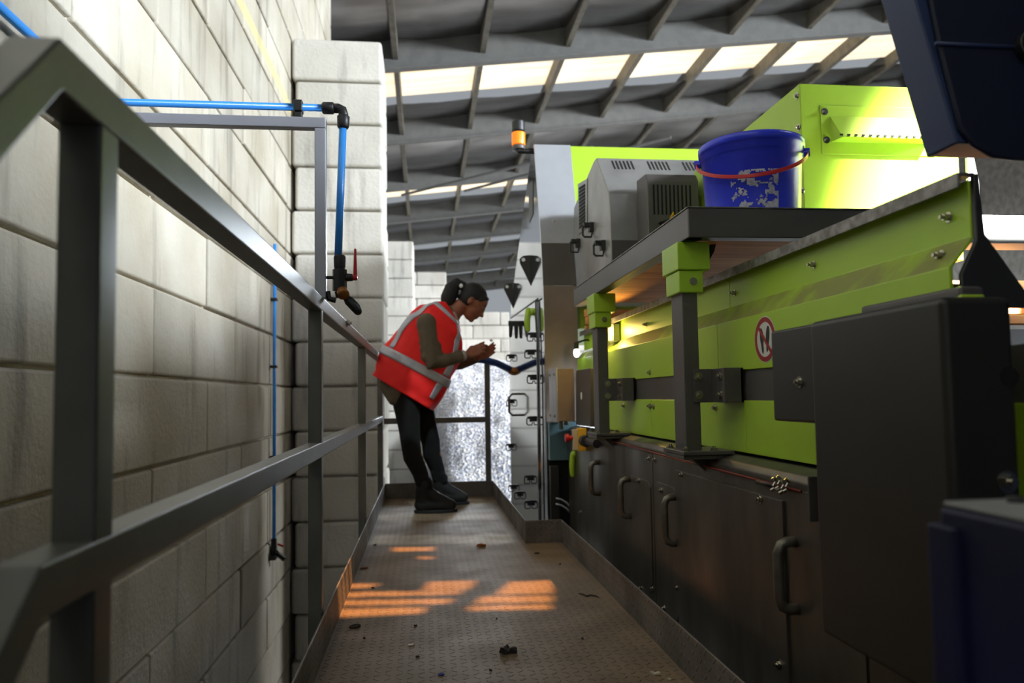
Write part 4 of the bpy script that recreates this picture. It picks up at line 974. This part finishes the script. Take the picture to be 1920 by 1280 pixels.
b.tube([hd_(.068, -.018, -.083), hd_(.080, 0, -.083), hd_(.068, .018, -.083)], [.007, .010, .007], 10, True)
for s in (-1, 1):
    b.ell(hd_(.05, s * .042, -.02), .02, .016, .018, HF, 12, 8)
    b.ell(hd_(-.03, s * .078, -.018), .018, .010, .034, HF, 14, 10)
    b.tube([hd_(-.03, s * .07, -.018), hd_(-.034, s * .084, -.004)], [.012, .010], 8, True)
# hands: palm, four bent fingers of their own lengths, thumb
def hand(w_, dirv, palm_n, spread, curl, s=1.0, thumb=1):
    d = Vector(dirv).normalized(); n = Vector(palm_n); n = (n - d * n.dot(d)).normalized(); t = d.cross(n) * thumb
    L_ = .088 * s
    for k in range(4):
        o0 = t * (.030 - .02 * k) * s
        b.tube([w_ + o0 * .5 - n * .002, w_ + d * L_ * .5 + o0 * .9, w_ + d * L_ + o0], [.016 * s, .0145 * s, .0115 * s], 10, True)
        ln_ = (.072, .082, .076, .060)[k] * s; p0 = w_ + d * L_ + o0; dd = (d + t * spread * (1.5 - k) * .12).normalized(); rr = (.0092, .0095, .009, .008)[k] * s
        pts_ = [p0]; ang = 0
        for seg, fr in enumerate((.45, .32, .23)):
            ang += curl[k] * (1.0, 1.1, .7)[seg]
            v_ = (dd * math.cos(ang) + n * math.sin(ang)).normalized(); pts_.append(pts_[-1] + v_ * ln_ * fr)
        b.tube(pts_, [rr, rr * .95, rr * .88, rr * .75], 10, True)
    tb_ = w_ + d * .022 * s + t * .030 * s
    b.tube([w_ + d * .012 * s + t * .018 * s, tb_ + d * .028 * s + t * .012 * s + n * .012 * s, tb_ + d * .056 * s + t * .010 * s + n * .026 * s, tb_ + d * .076 * s + t * .002 * s + n * .034 * s], [.017 * s, .0125 * s, .011 * s, .009 * s], 10, True)
tipR = A(925, 641, -.055); hand(wrR, tipR - wrR, (0, .8, -.25), .4, (.16, .22, .3, .4), 1.0, 1)
tipL = A(934, 648, -.02); hand(wrL, tipL - wrL, (-.1, -.9, .1), .4, (.24, .3, .36, .45), .95, -1)
body = obj('body', fuse(b, .0055, 3), m_skin, wkr, smooth=True)
# eyes
for s in (-1, 1):
    obj('eye', MB().ell(hd_(.061, s * .034, .0), .010, .013, .009, HF, 12, 8), m_white, body, smooth=True)
    obj('iris', MB().ell(hd_(.068, s * .034, -.002), .005, .006, .006, HF, 10, 8), m_hair, body, smooth=True)
    obj('eyebrow', MB().tube([hd_(.081, s * .012, .027), hd_(.077, s * .03, .032), hd_(.066, s * .046, .027)], [.0022, .0028, .0018], 8, True), m_hair, body, smooth=True)

# hair: cap swept back to a tied ponytail
h = MB()
h.ell(hd_(-.036, 0, .038), .099, .086, .088, HF, 32, 20)
h.ell(hd_(-.045, 0, .0), .080, .082, .085, HF, 28, 18)
h.tube([hd_(.02, -.068, .03), hd_(.046, -.045, .066), hd_(.054, 0, .078), hd_(.046, .045, .066), hd_(.02, .068, .03)], [.014, .014, .014, .014, .014], 12, True)
h.tube([A(868, 536), A(858, 531), A(848, 540), A(841, 558), A(838, 578), A(842, 590)], [.034, .044, .056, .058, .044, .014], 16, True)
h.tube([A(858, 535), A(853, 526), A(849, 523)], [.02, .016, .006], 10, True)
hair = obj('hair', fuse(h, .006, 3), m_hair, wkr, smooth=True)
tie = MB(); ta = A(864, 537); tie.ell(ta + Vector((0, -.034, 0)), .014, .012, .016); obj('hair_tie', tie, m_white, hair, smooth=True)

# trousers
t = MB()
for h_, k_, a_ in ((hipR, kneeR, ankR), (hipL, kneeL, ankL)):
    back = Vector((-.015, 0, 0))
    t.tube([h_ + Vector((.0, 0, .03)), h_.lerp(k_, .35) + back * .2, h_.lerp(k_, .75), k_, k_.lerp(a_, .3) + back, k_.lerp(a_, .65), a_ + Vector((0, 0, -.01))], [.098, .094, .074, .067, .066, .054, .050], 18, True)
t.tube([hipR, A(766, 715), hipL], [.10, .115, .10], 18, True)
for h_, k_, a_ in ((hipR, kneeR, ankR), (hipL, kneeL, ankL)):                       # soft creases at knee and ankle
    for f_ in (.04, .92, .84, .76):
        c0 = k_.lerp(a_, f_); t.tube([c0 + Vector((-.03, -.03, .008)), c0 + Vector((.03, -.035, -.008))], .024, 8, True)
obj('trousers', fuse(t, .007, 4), m_trous, wkr, smooth=True)

# boots
def boot(a_, toe_px, heel_px, sole_py, dy):
    s0 = A(heel_px, sole_py, dy); s1 = A(toe_px, sole_py, dy); z0_ = 0.002
    L_ = s1.x - s0.x; xh = s0.x; yy = a_.y; bt = MB()
    bt.tube([(a_.x, yy, a_.z + .03), (a_.x - .01, yy, .14), (xh + .06, yy, .08)], [.056, .056, .05], 16, True)
    bt.tube([(xh + .05, yy, .055), (xh + L_ * .45, yy, .06), (xh + L_ * .72, yy, .052), (xh + L_ - .05, yy, .048)], [.048, .05, .05, .042], 16, True)
    bt.tube([(a_.x, yy, .14), (xh + L_ * .5, yy, .09), (xh + L_ * .7, yy, .065)], [.052, .05, .045], 16, True)
    bo = obj('boot', fuse(bt, .006, 3), m_boot, wkr, smooth=True)
    sl = MB(); pts_ = []
    for k in range(28):
        q_ = 2 * PI * k / 28; cx__ = math.cos(q_); w_ = .046 * (1 - .12 * math.cos(q_ * 2)) + .006 * (cx__ > 0)
        pts_.append((xh + L_ / 2 + cx__ * L_ / 2, yy + math.sin(q_) * w_, .001))
    sl.prism(pts_, (0, 0, .022)); obj('sole', sl, m_sole, bo, bevel=.004)
    lc = MB()
    for k in range(4):
        x_ = a_.x + .045 + .022 * k; z_ = .155 - .024 * k; lc.tube([(x_, yy - .028, z_ - .012), (x_ + .012, yy, z_ + .01), (x_, yy + .028, z_ - .012)], .0045, 6, True)
    obj('laces', lc, m_sole, bo, smooth=True)
boot(ankR, 858, 776, 955, -.18); boot(ankL, 880, 809, 942, .17)

# shirt: sleeves, collar, tails below the vest
s = MB()
for s_, e_, w_ in ((shR, elR, wrR), (shL, elL, wrL)):
    we = e_.lerp(w_, .78)
    s.tube([s_, s_.lerp(e_, .3), s_.lerp(e_, .7), e_, e_.lerp(w_, .3), we], [.073, .068, .06, .058, .054, .043], 18, True)
    for f_ in (.55, .72, .9): c0 = s_.lerp(e_, f_); s.tube([c0 + Vector((-.03, 0, .015)), c0 + Vector((.04, 0, -.01))], .046, 10, True)
s.tube([pel, spn, chs, A(838, 592)], [.135, .12, .125, .085], 22, True)
s.tube([A(724, 722, -.10), A(742, 745, -.12), A(764, 758, -.12)], [.05, .062, .05], 16, True)
s.tube([A(724, 722, .10), A(742, 742, .12), A(770, 752, .12)], [.05, .062, .05], 16, True)
s.tube([A(745, 735, -.12), A(745, 735, .12)], [.075, .075], 16, True)
s.tube([A(764, 742, -.1), A(764, 742, .1)], [.07, .07], 16, True)
shirt = obj('shirt', fuse(s, .007, 4), m_shirt, wkr, smooth=True)
cl = MB()
for sy in (-1, 1): cl.tube([A(838, 584, sy * .05), A(850, 588, sy * .062), A(858, 604, sy * .05), A(858, 622, sy * .02)], [.016, .018, .016, .008], 10, True)
obj('collar', fuse(cl, .006, 2), m_cuff, shirt, smooth=True)
for e_, w_ in ((elR, wrR), (elL, wrL)):
    a0, a1 = e_.lerp(w_, .80), e_.lerp(w_, .90); obj('cuff', MB().tube([a0, a1], [.041, .036], 18, False), m_cuff if e_ is elR else m_shirt, shirt, smooth=True)

# vest: one loose shell, bands lying on it
VR = [((834, 566), (856, 600), .085), ((812, 566), (862, 612), .155), ((790, 574), (866, 636), .185), ((764, 594), (866, 658), .2), ((741, 622), (857, 688), .205), ((720, 654), (843, 718), .21), ((704, 684), (826, 748), .215), ((699, 703), (812, 770), .22)]
def vsurf(tt, th, off=0.0):
    """point on the vest; tt runs neck->hem, th = 0 at the front edge, pi at the back, negative y side is near the camera"""
    i = min(int(tt), len(VR) - 2); f = tt - i
    (b0, f0, w0), (b1, f1, w1) = VR[i], VR[i + 1]
    B = A(*b0).lerp(A(*b1), f); F_ = A(*f0).lerp(A(*f1), f); w_ = w0 + (w1 - w0) * f
    c = (B + F_) / 2; e1 = (F_ - B) / 2; cs_, sn_ = math.cos(th), math.sin(th)
    pw = lambda v_: math.copysign(abs(v_) ** .75, v_)
    wr_ = .008 * math.sin(th * 5 + tt * 2.3) * min(1, tt / 3) + .010 * noise.noise(Vector((tt * 1.3, th * 2.2, 5)))
    k_ = 1 + (off + wr_) / max(.1, e1.length); kw = 1 + (off + wr_) / w_
    return c + e1 * pw(cs_) * k_ + Vector((0, -w_ * pw(sn_) * kw, 0))
nT, nH = 60, 72
b = MB(); rings = [[vsurf(tt, 2 * PI * k / nH) for k in range(nH)] for tt in [7 * i / nT for i in range(nT + 1)]]
b.loft(rings, cap=False)
vest = obj('vest', b, m_vest, wkr, smooth=True)
sol = vest.modifiers.new('thick', 'SOLIDIFY'); sol.thickness = .006; sol.offset = -1
vest['label'] = 'red high-visibility vest with grey reflective bands'
def band(t0, t1, h0, h1, nt_, nh_, path=None):
    b = MB(); rows = []
    for i in range(nt_ + 1):
        row = []
        for j in range(nh_ + 1):
            u, v_ = i / nt_, j / nh_
            if path: tt, th = path(u, v_)
            else: tt, th = t0 + (t1 - t0) * u, h0 + (h1 - h0) * v_
            row.append(vsurf(tt, th, .005))
        rows.append(row)
    b.loft(rows, cap=False, closed=False)
    o = obj('reflective_band', b, m_refl, vest, smooth=True); q_ = o.modifiers.new('thick', 'SOLIDIFY'); q_.thickness = .002; q_.offset = 1; return o
band(4.85, 5.32, 0, 2 * PI, 4, 96)                                        # hoop round the waist
for sgn in (1, -1):
    band(0, 0, 0, 0, 30, 4, lambda u, v_: (.9 + 3.9 * u, sgn * (2.32 + .30 * v_)))     # down the back
    band(0, 0, 0, 0, 30, 4, lambda u, v_: (1.0 + 3.8 * u, sgn * (.62 + .28 * v_)))     # down the front
    band(0, 0, 0, 0, 4, 20, lambda u, v_: (.75 + .5 * u, sgn * (.62 + 2.0 * v_)))      # yoke over the shoulder
    band(0, 0, 0, 0, 10, 4, lambda u, v_: (5.3 + 1.0 * u, sgn * (.62 + .28 * v_)))     # lower front
# white sample held between the fingers
smp = obj('sample_flake', MB().ell(A(921, 638, -.045), .011, .006, .010, nu=10, nv=7), m_white, smooth=True)
tag(smp, 'tiny white piece held between the fingers of the bending person', 'sample')
